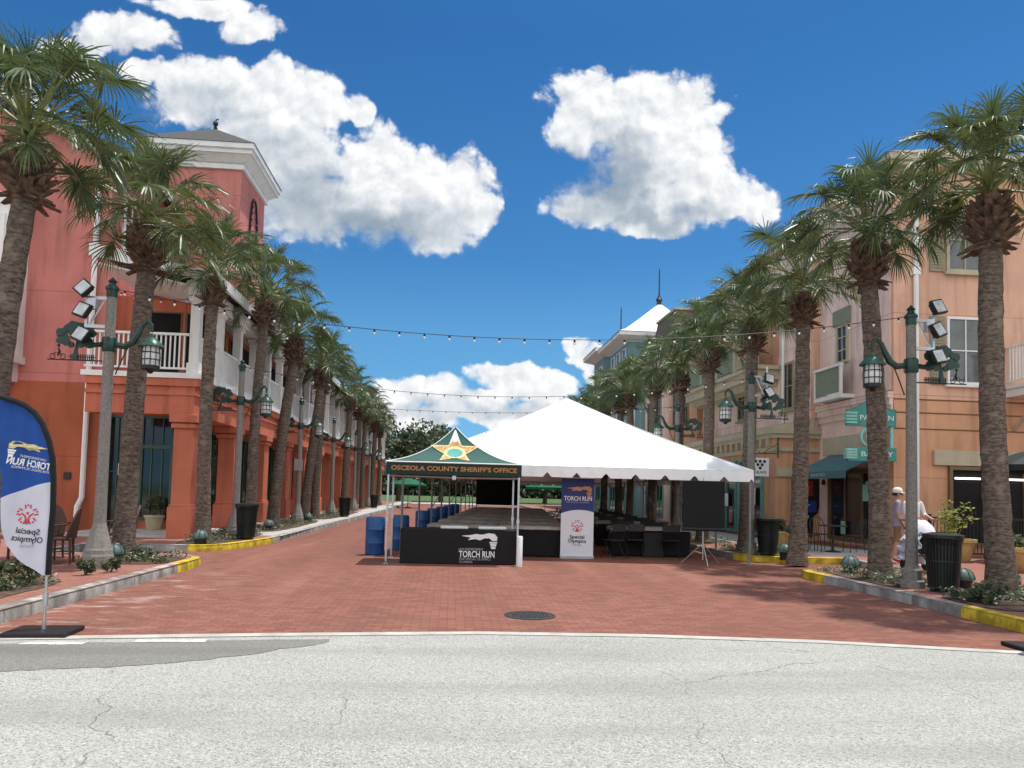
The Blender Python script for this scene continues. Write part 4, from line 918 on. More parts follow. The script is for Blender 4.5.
E_P = [(8.45, 10.83, 8.3, 10.83, 5.6, .25, 3, 0, 2.0, 'nearest palm on the right with a thick pale trunk beside the black receptacle', 1.03),
       (7.98, 13.33, 7.76, 13.33, 5.68, .24, 0, 2, 4.2, 'palm in front of the teal bakery sign', 1.05),
       (8.08, 16.87, 8.2, 16.87, 5.75, .24, 1, 1, .6, 'palm before the keyhole opening and dark patio table', 1.1),
       (8.0, 19.75, 8.16, 19.75, 5.6, .235, 2, 2, 1.5, 'palm with pale cut leaf bases behind the second right lamp', 1.08),
       (8.0, 23.3, 8.2, 23.3, 5.6, .235, 3, 0, 3.1, 'palm right of the third right lamp, above the tent edge', 1.05),
       (8.0, 26., 8.1, 26, 5.3, .235, 4, 1, 5.2, 'palm just behind the third right lamp', 1.08),
       (8.0, 29.3, 8.1, 29.3, 5.55, .235, 0, 2, 2.6, 'palm before the orange and pink mansard roofed building', 1.05),
       (8.0, 33.1, 8.0, 33.1, 5.5, .235, 1, 1, 4.7, 'palm in front of the lower teal tower wall', 1.05),
       (8.0, 35., 8.0, 35, 5.45, .235, 2, 0, .4, 'palm close beside another before the teal tower', 1.0),
       (8.0, 38.7, 8.0, 38.7, 5.5, .235, 3, 2, 1.2, 'palm below the smaller white pyramid roof', 1.08),
       (8.0, 44.2, 8.0, 44.2, 5.4, .235, 4, 1, 2.3, 'second last palm of the right row above the tent slope', 1.05),
       (8.0, 48.5, 8.0, 48.5, 5.4, .235, 0, 0, 3.5, 'last palm of the right row next to the tent peak', 1.05)]
for a in W_P + E_P: palm(*a)


# ------------------------------------------------------------------ far oaks
def oak(x, y, h, w, seed, label, n=4200, mat_='oak'):
    rng = random.Random(seed); t = thing('oak_tree', label, 'tree', (x, y, 0), 0, 'broad trees beyond the end of the street')
    mb = MB(); mb.tube([(0, 0, -.1), (.1, 0, h * .2), (-.1, .1, h * .42)], [.32, .24, .15], 8)
    lobes = []
    for i in range(11):
        a = rng.uniform(0, 6.28); rr = w * .5 * math.sqrt(rng.uniform(.05, 1)) * .75; z = h * rng.uniform(.38, .84) * (1 - .18 * rr / w); c = Vector((math.cos(a) * rr, math.sin(a) * rr, z)); lobes.append((c, w * rng.uniform(.15, .26)))
        mb.tube([(-.05, .05, h * .3), c * .5 + Vector((0, 0, h * .18)), c], [.13, .08, .03], 5)
    mb.build('trunk', 'oak_bark', t, True)
    q = MB()
    for i in range(n):
        c, r = lobes[rng.randrange(len(lobes))]; d = Vector((rng.gauss(0, 1), rng.gauss(0, 1), rng.gauss(0, .8))).normalized(); p = c + d * r * rng.uniform(.55, 1.12)
        a = Vector((rng.gauss(0, 1), rng.gauss(0, 1), rng.gauss(0, 1))).normalized(); b = a.orthogonal().normalized(); s_ = rng.uniform(.16, .34)
        q.add([p - a * s_, p + b * s_ * .6, p + a * s_, p - b * s_ * .6], [(0, 1, 2, 3)])
    q.build('crown', mat_, t)
for a in [(-12.5, 84, 9.5, 9, 1, 'leftmost broad tree beyond the lamps'), (-6.0, 86, 10.6, 9, 2, 'broad tree left of the green canopy peak'), (-1.2, 90, 9.8, 8, 3, 'broad tree whose top touches the canopy peak'),
          (5, 92, 8.3, 8, 4, 'broad tree hidden behind the white tent ridge'), (12, 95, 8.5, 9, 5, 'broad tree right of the tent ridge, past the palms'), (-18, 95, 9.5, 10, 6, 'broad tree behind the far arcade'), (20, 98, 9, 10, 7, 'broad tree behind the far cream building')]:
    oak(*a)
# wooded far shore closes the lawn
rng = random.Random(77); q = MB()
for i in range(9000):
    x = rng.uniform(-90, 90); p = Vector((x, 165 + rng.uniform(-5, 5), rng.uniform(0, 1) ** .8 * (6.5 + 2 * math.sin(x * .21) + 1.2 * math.sin(x * .63))))
    a = Vector((rng.gauss(0, 1), rng.gauss(0, 1), rng.gauss(0, 1))).normalized(); b = a.orthogonal().normalized(); s_ = rng.uniform(.7, 1.6)
    q.add([p - a * s_, p + b * s_ * .6, p + a * s_, p - b * s_ * .6], [(0, 1, 2, 3)])
w = q.build('far_woods', 'oak'); w['kind'] = 'stuff'; w['label'] = 'far green wood beyond the lawn at the street end'

# ================================================================== lamp posts


def lamp_post(x, y, s, label, h=4.95, floods=(), fence=True, wood=False):
    """s=+1: lantern arm points to +x"""
    t = thing('lamp_post', label, 'lamp post', (x, y, .15), 0, 'lamp posts west of the street' if x < 0 else 'lamp posts east of the street')
    pm = 'pole_dark' if wood else 'pole'; H = h - .15
    q = MB(); q.lathe([(.098, .6), (.092, 1.2), (.078, H - .32), (.078, H - .3)], 16); q.build('pole', pm, t, True)
    q = MB(); q.lathe([(.25, -.02), (.25, .20), (.235, .24), (.23, .3), (.215, .33), (.175, .48), (.135, .62), (.105, .74)] if not wood else [(.2, -.02), (.2, .12), (.155, .14), (.155, .30), (.115, .33), (.102, .4), (.098, .64)], 8); q.build('base', pm, t)
    q = MB(); q.lathe([(.082, H - .30), (.086, H - .28), (.086, H - .18), (.105, H - .17), (.105, H - .13), (.06, H - .09), (.05, H - .05), (.075, H - .03), (.02, H + .03), (.005, H + .05)], 12); q.build('finial', 'iron_green', t, True)
    za = 3.72
    q = MB(); q.lathe([(.10, za - .12), (.115, za - .1), (.115, za + .1), (.10, za + .12)], 14); q.build('collar', 'iron_green', t, True)
    q = MB(); A = [(s * .12, 0, za), (s * .25, 0, za - .02), (s * .38, 0, za + .06), (s * .47, 0, za + .22), (s * .53, 0, za + .36), (s * .61, 0, za + .42), (s * .68, 0, za + .36), (s * .68, 0, za + .24)]
    q.tube(A, [.05, .055, .058, .05, .042, .036, .03, .022], 8); q.tube([(s * .12, 0, za - .5), (s * .2, 0, za - .28), (s * .3, 0, za - .04)], .012, 5); q.build('arm', 'iron_green', t, True)
    lx = s * .68; zl = za + .22
    l = MB().lathe([(.012, 0), (.04, -.02), (.045, -.07), (.10, -.10), (.205, -.21), (.21, -.235), (.15, -.235)], 16, (lx, 0, zl)).build('lantern', 'lantern_green', t, True)
    MB().lathe([(.125, -.236), (.14, -.4), (.13, -.56), (.10, -.6)], 12, (lx, 0, zl)).build('lantern_glass', 'lamp_glass', l, True)
    q = MB()
    for k in range(10):
        a = k * math.pi / 5; q.tube([(lx + math.cos(a) * r, math.sin(a) * r, zl + z) for r, z in ((.133, -.236), (.148, -.4), (.138, -.57))], .007, 4, False)
    for r, z in ((.145, -.34), (.146, -.46)): q.lathe([(r, z), (r + .006, z + .006), (r + .006, z + .012), (r, z + .016)], 16, (lx, 0, zl), False)
    q.lathe([(.15, -.55), (.15, -.61), (.06, -.64), (.03, -.68)], 12, (lx, 0, zl)); q.build('lantern_cage', 'black_iron', l, True)
    # cut-iron ornament on the building side: a leafy tree over a picket line with a small cyclist
    q = MB(); rng = random.Random(5); sx_ = -s
    for i in range(26):
        a = rng.uniform(0, 6.28); rr = .27 * math.sqrt(rng.random()); c = (sx_ * (.52 + math.cos(a) * rr * 1.15), rng.uniform(-.012, .012), za + .12 + math.sin(a) * rr * .72); r_ = rng.uniform(.05, .085)
        m_ = Matrix.Translation(c) @ Matrix.Rotation(R(90), 4, 'X'); n_ = 7; vs = []
        for z_ in (-.012, .012): vs += [m_ @ Vector((math.cos(j * 6.283 / n_) * r_ * rng.uniform(.75, 1.2), math.sin(j * 6.283 / n_) * r_, z_)) for j in range(n_)]
        q.add(vs, [tuple(range(n_)), tuple(range(n_, 2 * n_))] + [(j, (j + 1) % n_, n_ + (j + 1) % n_, n_ + j) for j in range(n_)])
    q.tube([(sx_ * .12, 0, za), (sx_ * .3, 0, za - .02), (sx_ * .42, 0, za + .04)], [.045, .04, .03], 6)
    q.tube([(sx_ * .54, 0, za - .28), (sx_ * .53, 0, za - .1), (sx_ * .5, 0, za + .08)], [.045, .03, .025], 6); q.build('tree_ornament', 'iron_green', t)
    q = MB(); zf = za - .28
    q.tube([(sx_ * .1, 0, zf), (sx_ * .98, 0, zf)], .012, 5)
    if fence:
        for i in range(13): q.box(sx_ * (.24 + i * .03), sx_ * (.254 + i * .03), -.006, .006, zf, zf + .1)
        q.box(sx_ * .22, sx_ * .64, -.006, .006, zf + .05, zf + .062)
        for cx_ in (.74, .9):
            q.tube([(sx_ * cx_ + .045 * math.cos(k * .785), 0, zf + .055 + .045 * math.sin(k * .785)) for k in range(9)], .007, 4, False)
        q.tube([(sx_ * .74, 0, zf + .055), (sx_ * .79, 0, zf + .11), (sx_ * .87, 0, zf + .11), (sx_ * .9, 0, zf + .055)], .007, 4); q.tube([(sx_ * .82, 0, zf + .06), (sx_ * .79, 0, zf + .13), (sx_ * .81, 0, zf + .2)], [.012, .022, .012], 5); q.ball((sx_ * .81, 0, zf + .235), .025, 5)
    q.build('picket_ornament', 'black_iron', t)
    if floods:
        q = MB()
        for zb in (za + .30, za + .78): q.obox(Matrix.Translation((sx_ * .24, 0, zb)), .34, .05, .055)
        q.tube([(sx_ * .40, 0, za + .12), (sx_ * .40, 0, za + 1.05)], .022, 6); q.tube([(sx_ * .12, .0, za + .75), (sx_ * .34, 0, za + .32)], .018, 6); q.box(sx_ * .22, sx_ * .36, -.09, .0, za + .58, za + .76); q.build('bracket', 'alu', t)
        for i, (zz, rr_, yw) in enumerate(floods):
            f = MB(); mm = Matrix.Translation((sx_ * .42, -.10, zz)) @ Matrix.Rotation(yw, 4, 'Z') @ Matrix.Rotation(R(-18), 4, 'X') @ Matrix.Rotation(rr_, 4, 'Y')
            f.obox(mm, .26, .06, .26); f.obox(mm @ Matrix.Translation((0, .05, 0)), .2, .06, .2); f.tube([mm @ Vector((0, .07, 0)), Vector((sx_ * .40, 0, zz))], .02, 5); fo = f.build('floodlight', 'black', t, bevel=.008)
            MB().obox(mm @ Matrix.Translation((0, -.031, 0)), .205, .006, .205).build('lens', 'flood_lens', fo)
    return t


lamp_post(-5.78, 12.9, 1, 'nearest lamp post on the left with three square floodlights, beside the bistro table', 4.97, ((4.64, R(38), R(-10)), (4.27, R(20), R(-14)), (3.86, R(24), R(-8))))
for i, (y, lb) in enumerate(((20.9, 'lamp post left of the first black bin on the west walk'), (29.1, 'west lamp post with a small grey sign plate on its pole'), (37.2, 'fourth lamp post of the west row, past the plated one'),
                             (45.6, 'west lamp post just past the second black bin'), (53.6, 'second last lamp post of the west row'), (61.8, 'farthest lamp post of the west row beside the canopy edge'))):
    t = lamp_post(-5.82, y, 1, lb, 4.97, (), i < 2)
    if i == 1: add_box('sign_plate', 'grey_plastic', t, -.16, .16, -.15, -.13, 2.0, 2.45)
lamp_post(7.68, 11.9, -1, 'nearest lamp post on the right with three square floodlights, in front of the two people', 4.86, ((4.72, R(-15), R(12)), (4.33, R(-22), R(16)), (3.88, R(-12), R(10))), True, True)
lamp_post(7.55, 18.3, -1, 'second right lamp post with two floodlights, left of the grape sign', 4.75, ((4.45, R(15), R(12)), (4.1, R(-25), R(16))), True, True)
lamp_post(7.7, 25.0, -1, 'third right lamp post, its lantern just above the white tent slope', 4.75, (), True)

# ================================================================== string lights
BULB = None


def string(a, b, sag, n, label, group='string lights across the street'):
    global BULB
    t = thing('string_light', label, 'string light', a, 0, group); A = Vector((0, 0, 0)); B = Vector(b) - Vector(a)
    f = lambda s_: A.lerp(B, s_) + Vector((0, 0, -sag * 4 * s_ * (1 - s_)))
    q = MB(); q.tube([f(i / 40) for i in range(41)], .0065, 5); q.build('cable', 'black', t, True)
    if BULB is None:
        me = MB().ball((0, 0, -.055), .020, 6, 1.25); me.m = 1; me.lathe([(.016, -.045), (.018, 0)], 6); BULB = me.build('bulb', ['bulb', 'black'], None, True); data = BULB.data; bpy.data.objects.remove(BULB); BULB = data
    for i in range(n):
        o_ = bpy.data.objects.new('bulb', BULB); C.objects.link(o_); o_.parent = t; o_.location = f((i + .5) / n) + Vector((0, 0, -.008))
    return t
string((-5.78, 12.9, 4.83), (7.68, 11.9, 4.72), .62, 32, 'nearest string of bulbs across the street, between the two floodlit lamps')
string((-5.82, 20.9, 4.83), (7.55, 18.3, 4.62), .66, 30, 'second string of bulbs across the street, just above the tent peak')
string((-5.82, 29.1, 4.83), (7.7, 25., 4.62), .32, 28, 'third string of bulbs across the street, low against the clouds')
string((-8.9, 20.0, 6.55), (-6.9, 20.05, 6.45), .12, 6, 'short string of bulbs under the end of the white balcony roof', 'string lights along the rows')
# ================================================================== white frame tent (long, hip ended)
rz = R(-5.2); TW, TL = 8.3, 27.
tent = thing('frame_tent', 'large white hip roofed tent standing over long tables in the brick street', 'tent', (-1.2, 17.72, 0), rz)
def tl(u, v, z): return (u, v, z)          # local: u across (0..TW), v along (0..TL)
ez, hp, he = 2.2, 4.32, 4.1
q = MB(); n = 12
def roof_z(u, v):
    d = min(u, TW - u, v * he / he, TL - v); s_ = max(0, min(1, d / (TW / 2))); return ez + (hp - ez) * (s_ - .035 * math.sin(math.pi * s_))
def grid(fu, nu, nv):
    vs = [fu(i / nu, j / nv) for i in range(nu + 1) for j in range(nv + 1)]
    q.add(vs, [(i * (nv + 1) + j, (i + 1) * (nv + 1) + j, (i + 1) * (nv + 1) + j + 1, i * (nv + 1) + j + 1) for i in range(nu) for j in range(nv)])
hw = TW / 2
def P(u, v): return (u, v, roof_z(u, v))
grid(lambda a, b: P(a * TW + (hw - a * TW) * b, b * hw), 20, 10)
grid(lambda a, b: P(a * TW + (hw - a * TW) * b, TL - b * hw), 20, 10)
grid(lambda a, b: P(b * hw, b * hw + a * (TL - 2 * b * hw)), 24, 10)
grid(lambda a, b: P(TW - b * hw, b * hw + a * (TL - 2 * b * hw)), 24, 10)
rf = q.build('roof', 'tent_roof', tent, True)
for u in (TW * .25, TW * .5, TW * .75):
    for va in (0, 1):
        pts = []
        for i in range(13):
            v = i / 12 * min(u, TW - u) if True else 0
            p = P(u, v if not va else TL - v); pts.append((p[0], p[1], p[2] + .006))
        MB().tube(pts, .008, 4).build('seam', 'tent', rf)
for v in (hw, hw + 5, hw + 10, hw + 15):
    MB().tube([(P(i / 20 * TW, v)[0], v, P(i / 20 * TW, v)[2] + .006) for i in range(21)], .008, 4).build('seam', 'tent', rf)
for (ca, cb) in (((0, 0), (hw, hw)), ((TW, 0), (hw, hw))):
    MB().tube([(ca[0] + (cb[0] - ca[0]) * i / 12, ca[1] + (cb[1] - ca[1]) * i / 12, P(ca[0] + (cb[0] - ca[0]) * i / 12, ca[1] + (cb[1] - ca[1]) * i / 12)[2] + .004) for i in range(13)], .014, 5).build('seam', 'tent', rf)

def valance(p0, p1, h=.26):
    q = MB(); p0 = Vector((*p0, 0)); p1 = Vector((*p1, 0)); L = (p1 - p0).length; ns = max(2, round(L / .69)); m = ns * 14; vs = []
    dn = Vector(((p1 - p0).y, -(p1 - p0).x, 0)).normalized()
    for i in range(m + 1):
        s_ = i / m; ph = (s_ * ns) % 1; e = min(ph, 1 - ph); hh = h * (1 - .42 * max(0, 1 - e / .11) ** .5) if 0 < s_ < 1 else h
        p = p0.lerp(p1, s_) + dn * (.012 * math.sin(i * .9)); vs += [(p.x, p.y, ez), (p.x + dn.x * .01, p.y + dn.y * .01, ez - hh)]
    q.add(vs, [(2 * i, 2 * i + 2, 2 * i + 3, 2 * i + 1) for i in range(m)]); q.build('valance', 'tent', tent)
valance((0, 0), (TW, 0)); valance((TW, 0), (TW, TL)); valance((TW, TL), (0, TL)); valance((0, TL), (0, 0))
for v in [.06 + i * 2.99 for i in range(10)]:
    for u in (.06, TW - .06):
        MB().tube([(u, v, 0), (u, v, ez - .03)], .028, 8).lathe([(.09, 0), (.09, .012)], 10, (u, v, 0)).build('pole', 'tent_pole', tent, True)
q = MB(); q.tube([(.06, .06, ez - .05), (TW - .06, .06, ez - .05), (TW - .06, TL - .06, ez - .05), (.06, TL - .06, ez - .05), (.06, .06, ez - .05)], .028, 6)
for v in (hw, hw + 5, hw + 10, TL - hw): q.tube([(.06, v, ez - .05), (hw, v, hp - .1), (TW - .06, v, ez - .05)], .026, 6)
q.tube([(hw, hw, hp - .1), (hw, TL - hw, hp - .1)], .026, 6)
for c in ((.06, .06, hw), (TW - .06, .06, hw)): q.tube([(c[0], c[1], ez - .05), (hw, c[2], hp - .1)], .026, 6)
for v in (6, 12, 18): q.tube([(.06, v, 1.0), (1.0, v + .1, ez + .3)], .016, 5); q.tube([(TW - .06, v, 1.), (TW - 1.1, v + .1, ez + .3)], .016, 5)
q.build('frame', 'tent_pole', tent, True)
TMX = Matrix.Translation((-1.2, 17.72, 0)) @ Matrix.Rotation(rz, 4, 'Z')
def tw(u, v, z=0): return tuple(TMX @ Vector((u, v, z)))
# blue ballast barrels along the west legs
def barrel(loc, label):
    t = thing('water_barrel', label, 'barrel', loc, 0, 'blue barrels beside the tent legs')
    MB().lathe([(.20, 0), (.225, .02), (.225, .26), (.235, .28), (.225, .30), (.225, .58), (.235, .6), (.225, .62), (.225, .84), (.205, .89), (.19, .89), (.19, .875), (.02, .875)], 24).build('body', 'barrel', t, True)
    q = MB(); q.lathe([(.03, .875), (.03, .9), (.005, .9)], 10, (.11, 0, 0)); q.lathe([(.03, .875), (.03, .9), (.005, .9)], 10, (-.11, 0, 0)); q.build('bung', 'barrel', t)
    return t
bl = ['large blue barrel standing clear of the left canopy leg', 'blue barrel beside the second tent leg, behind the canopy pole', 'blue barrel at the third tent leg', 'blue barrel at the fourth tent leg', 'blue barrel at the fifth tent leg', 'blue barrel at the sixth tent leg', 'farthest blue barrel along the row of tent legs']
b0 = barrel((-1.76, 17.95, 0), bl[0])
for i in range(1, 7):
    c = copy_tree(b0); c['label'] = bl[i]; p = tw(-.02, .06 + 2.99 * i - (1.4 if i == 1 else 0)); c.location = (p[0] - .2, p[1] + .1, 0); c.rotation_euler.z = i


# tables, cloths, chairs below the tent
def trestle(u, v, L, label, cloth='table_cloth'):
    t = thing('folding_table', label, 'table', tw(u, v), rz, 'long tables under the tent'); w = .76
    add_box('tabletop', 'grey_plastic', t, -L / 2, L / 2, -w / 2, w / 2, .70, .735, bevel=.008)
    for a in (-1, 1):
        q = MB(); x = a * (L / 2 - .2); q.tube([(x, -.3, 0), (x, -.3, .7)], .014, 6); q.tube([(x, .3, 0), (x, .3, .7)], .014, 6); q.tube([(x, -.3, .08), (x, .3, .08)], .012, 5); q.build('leg_frame', 'dark_metal', t)
    sk_ = MB()  # black sides added to stand in for deep shade under the tables
    for (xa, xb, ya, yb) in ((-L / 2, L / 2, -w / 2 - .004, -w / 2), (-L / 2, L / 2, w / 2, w / 2 + .004), (-L / 2 - .004, -L / 2, -w / 2, w / 2), (L / 2, L / 2 + .004, -w / 2, w / 2)): sk_.box(xa, xb, ya, yb, .03, .72)
    sk_.build('shade_skirt', 'black_cloth', t)
    rng = random.Random(int(u * 31 + v * 17)); q = MB(); nx, ny = 24, 10; X, Y = L / 2 + .03, w / 2 + .03
    vs = []
    for i in range(nx + 1):
        for j in range(ny + 1):
            a = -1.12 + 2.24 * i / nx; b = -1.5 + 3.0 * j / ny; x = max(-1, min(1, a)) * X; y = max(-1, min(1, b)) * Y; drop = max(0, abs(a) - 1) * .8 + max(0, abs(b) - 1) * .16
            vs.append((x + rng.uniform(-.004, .004) + (.012 * math.sin(j * 2.1) if abs(a) > 1 else 0), y + (.014 * math.sin(i * 1.9) if abs(b) > 1 else 0), .739 - drop + rng.uniform(0, .006)))
    q.add(vs, [(i * (ny + 1) + j, (i + 1) * (ny + 1) + j, (i + 1) * (ny + 1) + j + 1, i * (ny + 1) + j + 1) for i in range(nx) for j in range(ny)])
    cl = q.build('tablecloth', cloth, None, True); cl.location = tw(u, v); cl.rotation_euler.z = rz
    tag(cl, 'pale cloth over ' + label, 'tablecloth', 'tablecloths under the tent')
    return t
k = 0
ordn = ['first', 'second', 'third', 'fourth', 'fifth', 'sixth', 'seventh', 'eighth', 'ninth']
for r_ in range(8):
    for cidx in range(2):
        trestle(1.45 + cidx * 1.72, 1.1 + r_ * 2.6, 1.66, f'the {ordn[r_]} table back of the {"outer" if cidx == 0 else "inner"} row left of the banner')
for r_ in range(5): trestle(6.2, 2.0 + r_ * 3.4, 2.0, f'the {ordn[r_]} table back of the row right of the banner')


def folding_chair(loc, a, label, first=[None]):
    if first[0] is None:
        t = thing('folding_chair', label, 'chair', loc, a, 'folding chairs under the tent'); first[0] = t
        add_box('seat', 'dark_metal', t, -.2, .2, -.2, .2, .43, .45, bevel=.006); add_box('backrest', 'dark_metal', t, -.2, .2, .235, .25, .66, .84, bevel=.006)
        for s_ in (-1, 1):
            MB().tube([(s_ * .21, -.24, 0), (s_ * .21, .08, .45), (s_ * .21, .245, .86)], .011, 6).build('leg', 'dark_metal', t, True)
            MB().tube([(s_ * .19, .26, 0), (s_ * .19, -.15, .44)], .011, 6).build('leg', 'dark_metal', t, True)
        return t
    c = copy_tree(first[0]); c.location = loc; c.rotation_euler.z = a; c['label'] = label; return c
folding_chair((4.05, 18.25, 0), R(200), 'folding chair standing alone beside the right edge of the upright banner')
ci = 0
for r_ in range(5):
    for j, (du, dv, a) in enumerate(((-.45, -.62, 180), (.45, -.62, 175), (-.45, .65, 2), (.45, .65, -4))):
        p = tw(6.2 + du, 2.0 + r_ * 3.4 + dv); folding_chair(p, R(a) + rz, f'folding chair at the {"left" if du < 0 else "right"} {"front" if dv < 0 else "back"} of the {ordn[r_]} table right of the banner')
for r_ in range(7):
    p = tw(4.35, 1.2 + r_ * 2.6); folding_chair(p, R(-88) + rz, f'folding chair at the inner end of the {ordn[r_]} row of paired tables')

dp = thing('display_panel', 'dark freestanding panel closing the far end of the tent behind the canopy', 'panel', tw(.5, 24.5), rz)
add_box('panel', 'black_cloth', dp, -.1, 2.3, -.02, .02, .75, 2.2)
for x_ in (-.05, 2.25): add_box('leg', 'dark_metal', dp, x_ - .02, x_ + .02, -.015, .015, 0, .75)
# ================================================================== pop-up canopy
CX, CY, CW, CD = .06, 15.82, 2.86, 1.5
can = thing('popup_canopy', 'green peaked pop-up canopy with gold star and lettered dark valance', 'canopy', (CX, CY, 0))
pz, cz = 2.98, 2.15; g_ = lambda s_: .30 * s_ + .70 * s_ ** 2.4
def cpt(s_, a, side):          # s_ eave->peak, a -1..1 across
    hx, hy = CW / 2 * (1 - s_), CD / 2 * (1 - s_); z = cz + (pz - cz) * g_(s_) - .03 * (1 - abs(a)) * math.sin(math.pi * s_)
    return {0: (a * hx, CD / 2 - hy, z), 1: (hx, CD / 2 + a * hy, z), 2: (-a * hx, CD / 2 + hy, z), 3: (-hx, CD / 2 - a * hy, z)}[side]
q = MB()
for sd_ in range(4):
    nu, nv = 12, 14; q.add([cpt(i / nv * .995, -1 + 2 * j / nu, sd_) for i in range(nv + 1) for j in range(nu + 1)], [(i * (nu + 1) + j, i * (nu + 1) + j + 1, (i + 1) * (nu + 1) + j + 1, (i + 1) * (nu + 1) + j) for i in range(nv) for j in range(nu)])
roof = q.build('roof', 'canopy_green', can, True)
q = MB()
for sx_ in (-1, 1):
    for side in (0, 2): q.tube([Vector(cpt(i / 14 * .99, sx_, side)) + Vector((0, 0, .006)) for i in range(15)], .012, 5)
q.tube([(-CW / 2, -.004, cz), (CW / 2, -.004, cz)], .014, 5); q.build('piping', 'print_white', roof, True)
q = MB(); hv = .27
for (a, b) in (((-CW / 2, 0), (CW / 2, 0)), ((CW / 2, 0), (CW / 2, CD)), ((CW / 2, CD), (-CW / 2, CD)), ((-CW / 2, CD), (-CW / 2, 0))):
    m_ = 16; vs = []
    for i in range(m_ + 1):
        s_ = i / m_; x = a[0] + (b[0] - a[0]) * s_; y = a[1] + (b[1] - a[1]) * s_; vs += [(x, y, cz - .002), (x, y, cz - hv)]
    q.add(vs, [(2 * i, 2 * i + 2, 2 * i + 3, 2 * i + 1) for i in range(m_)])
val = q.build('valance', 'valance_green', can)
text("OSCEOLA COUNTY SHERIFF'S OFFICE", .135, 'gold_text', val, face_south(0, -.006, cz - .135), width=2.66, bold=.004)
# the star lies on the front slope
def on_slope(x, t):
    hx = CW / 2 * (1 - t); a = max(-1, min(1, x / max(hx, .01))); p = Vector(cpt(t, a, 0)); p.x = x; return p + Vector((0, -.012, .008))
def star(r1, r2, lift, m_, name, parent, cx_=0, ct=.42, k=1.0, n_=5, rot=90, tscale=.60):
    q = MB(); pts = [Vector((cx_, ct))]
    ring = []
    for i in range(n_ * 2):
        r_ = r1 if i % 2 == 0 else r2; a = R(rot + i * 180 / n_); ring.append(Vector((math.cos(a) * r_, math.sin(a) * r_ * tscale)))
    full = []
    for i in range(len(ring)):
        for s_ in range(4): full.append(ring[i].lerp(ring[(i + 1) % len(ring)], s_ / 4))
    N_ = len(full); vs = []; RR = 5
    for rr in range(1, RR + 1):
        for p in full: vs.append(on_slope(cx_ + p.x * rr / RR, max(0.02, min(.97, ct + p.y * rr / RR))) + Vector((0, -lift, lift)))
    vs.append(on_slope(cx_, ct) + Vector((0, -lift, lift)))
    fs = [(len(vs) - 1, j, (j + 1) % N_) for j in range(N_)] + [(rr * N_ + j, rr * N_ + (j + 1) % N_, (rr + 1) * N_ + (j + 1) % N_, (rr + 1) * N_ + j) for rr in range(RR - 1) for j in range(N_)]
    q.add(vs, fs); return q.build(name, m_, parent)
st = star(.56, .25, .0, 'gold_pale', 'star_badge', roof, ct=.54, tscale=.74)
star(.47, .215, .003, 'gold', 'star_badge', roof, ct=.54, tscale=.74)
star(.24, .24, .006, 'gold_pale', 'star_centre', roof, ct=.50, n_=9, tscale=.72); star(.165, .165, .009, 'print_teal', 'star_centre', roof, ct=.50, n_=9, tscale=.72)
q = MB()
for i in range(5):
    pass
# white front tip of the peak
q.add([on_slope(-.12, .74), on_slope(.12, .74), on_slope(.015, .95), on_slope(-.015, .95)], [(0, 1, 2, 3)]); q.build('peak_patch', 'print_white', roof)
for x in (-1, 1):
    for y in (0, 1):
        l = MB(); px_, py_ = x * (CW / 2 - .05), .05 + y * (CD - .1); l.obox(Matrix.Translation((px_, py_, 1.0)), .038, .038, 1.9); l.box(px_ - .05, px_ + .05, py_ - .05, py_ + .05, 0, .02); l.box(px_ - .03, px_ + .03, py_ - .03, py_ + .03, .9, .98); l.build('leg', 'alu', can)
q = MB(); y = .05
for (ya) in (.05, CD - .05):
    q.tube([(-CW / 2 + .05, ya, 1.86), (0, ya, 1.84)], .016, 6); q.tube([(0, ya, 1.84), (CW / 2 - .05, ya, 1.86)], .016, 6); q.box(-.04, .04, ya - .03, ya + .03, 1.80, 1.9)
for xa in (-1, 1): q.tube([(xa * (CW / 2 - .05), .05, 1.86), (xa * (CW / 2 - .05), CD - .05, 1.86)], .016, 6)
q.build('truss', 'alu', can, True)
wgt = MB(); wgt.lathe([(.065, .0), (.065, .62), (.05, .64)], 12, (CW / 2 - .01, -.05, 0)); wgt.build('leg_weight', 'print_white', can, True)
# table with a printed black cover
tb = thing('covered_table', 'black covered table with white flame logo under the green canopy', 'table', (.2, 15.98, 0))
q = MB(); q.box(-1.24, 1.24, 0, .7, .0, .74); q.build('cover', 'black_cloth', tb, bevel=.02)
text('TORCH RUN', .19, 'print_white', tb, face_south(.39, -.006, .215), width=.76, bold=.004)
text('LAW ENFORCEMENT', .07, 'print_grey', tb, face_south(.26, -.006, .325), width=.52)
text('FOR SPECIAL OLYMPICS', .065, 'print_grey', tb, face_south(.35, -.006, .115), width=.66)
text('FLORIDA', .06, 'print_grey', tb, face_south(.16, -.006, .055), width=.28)


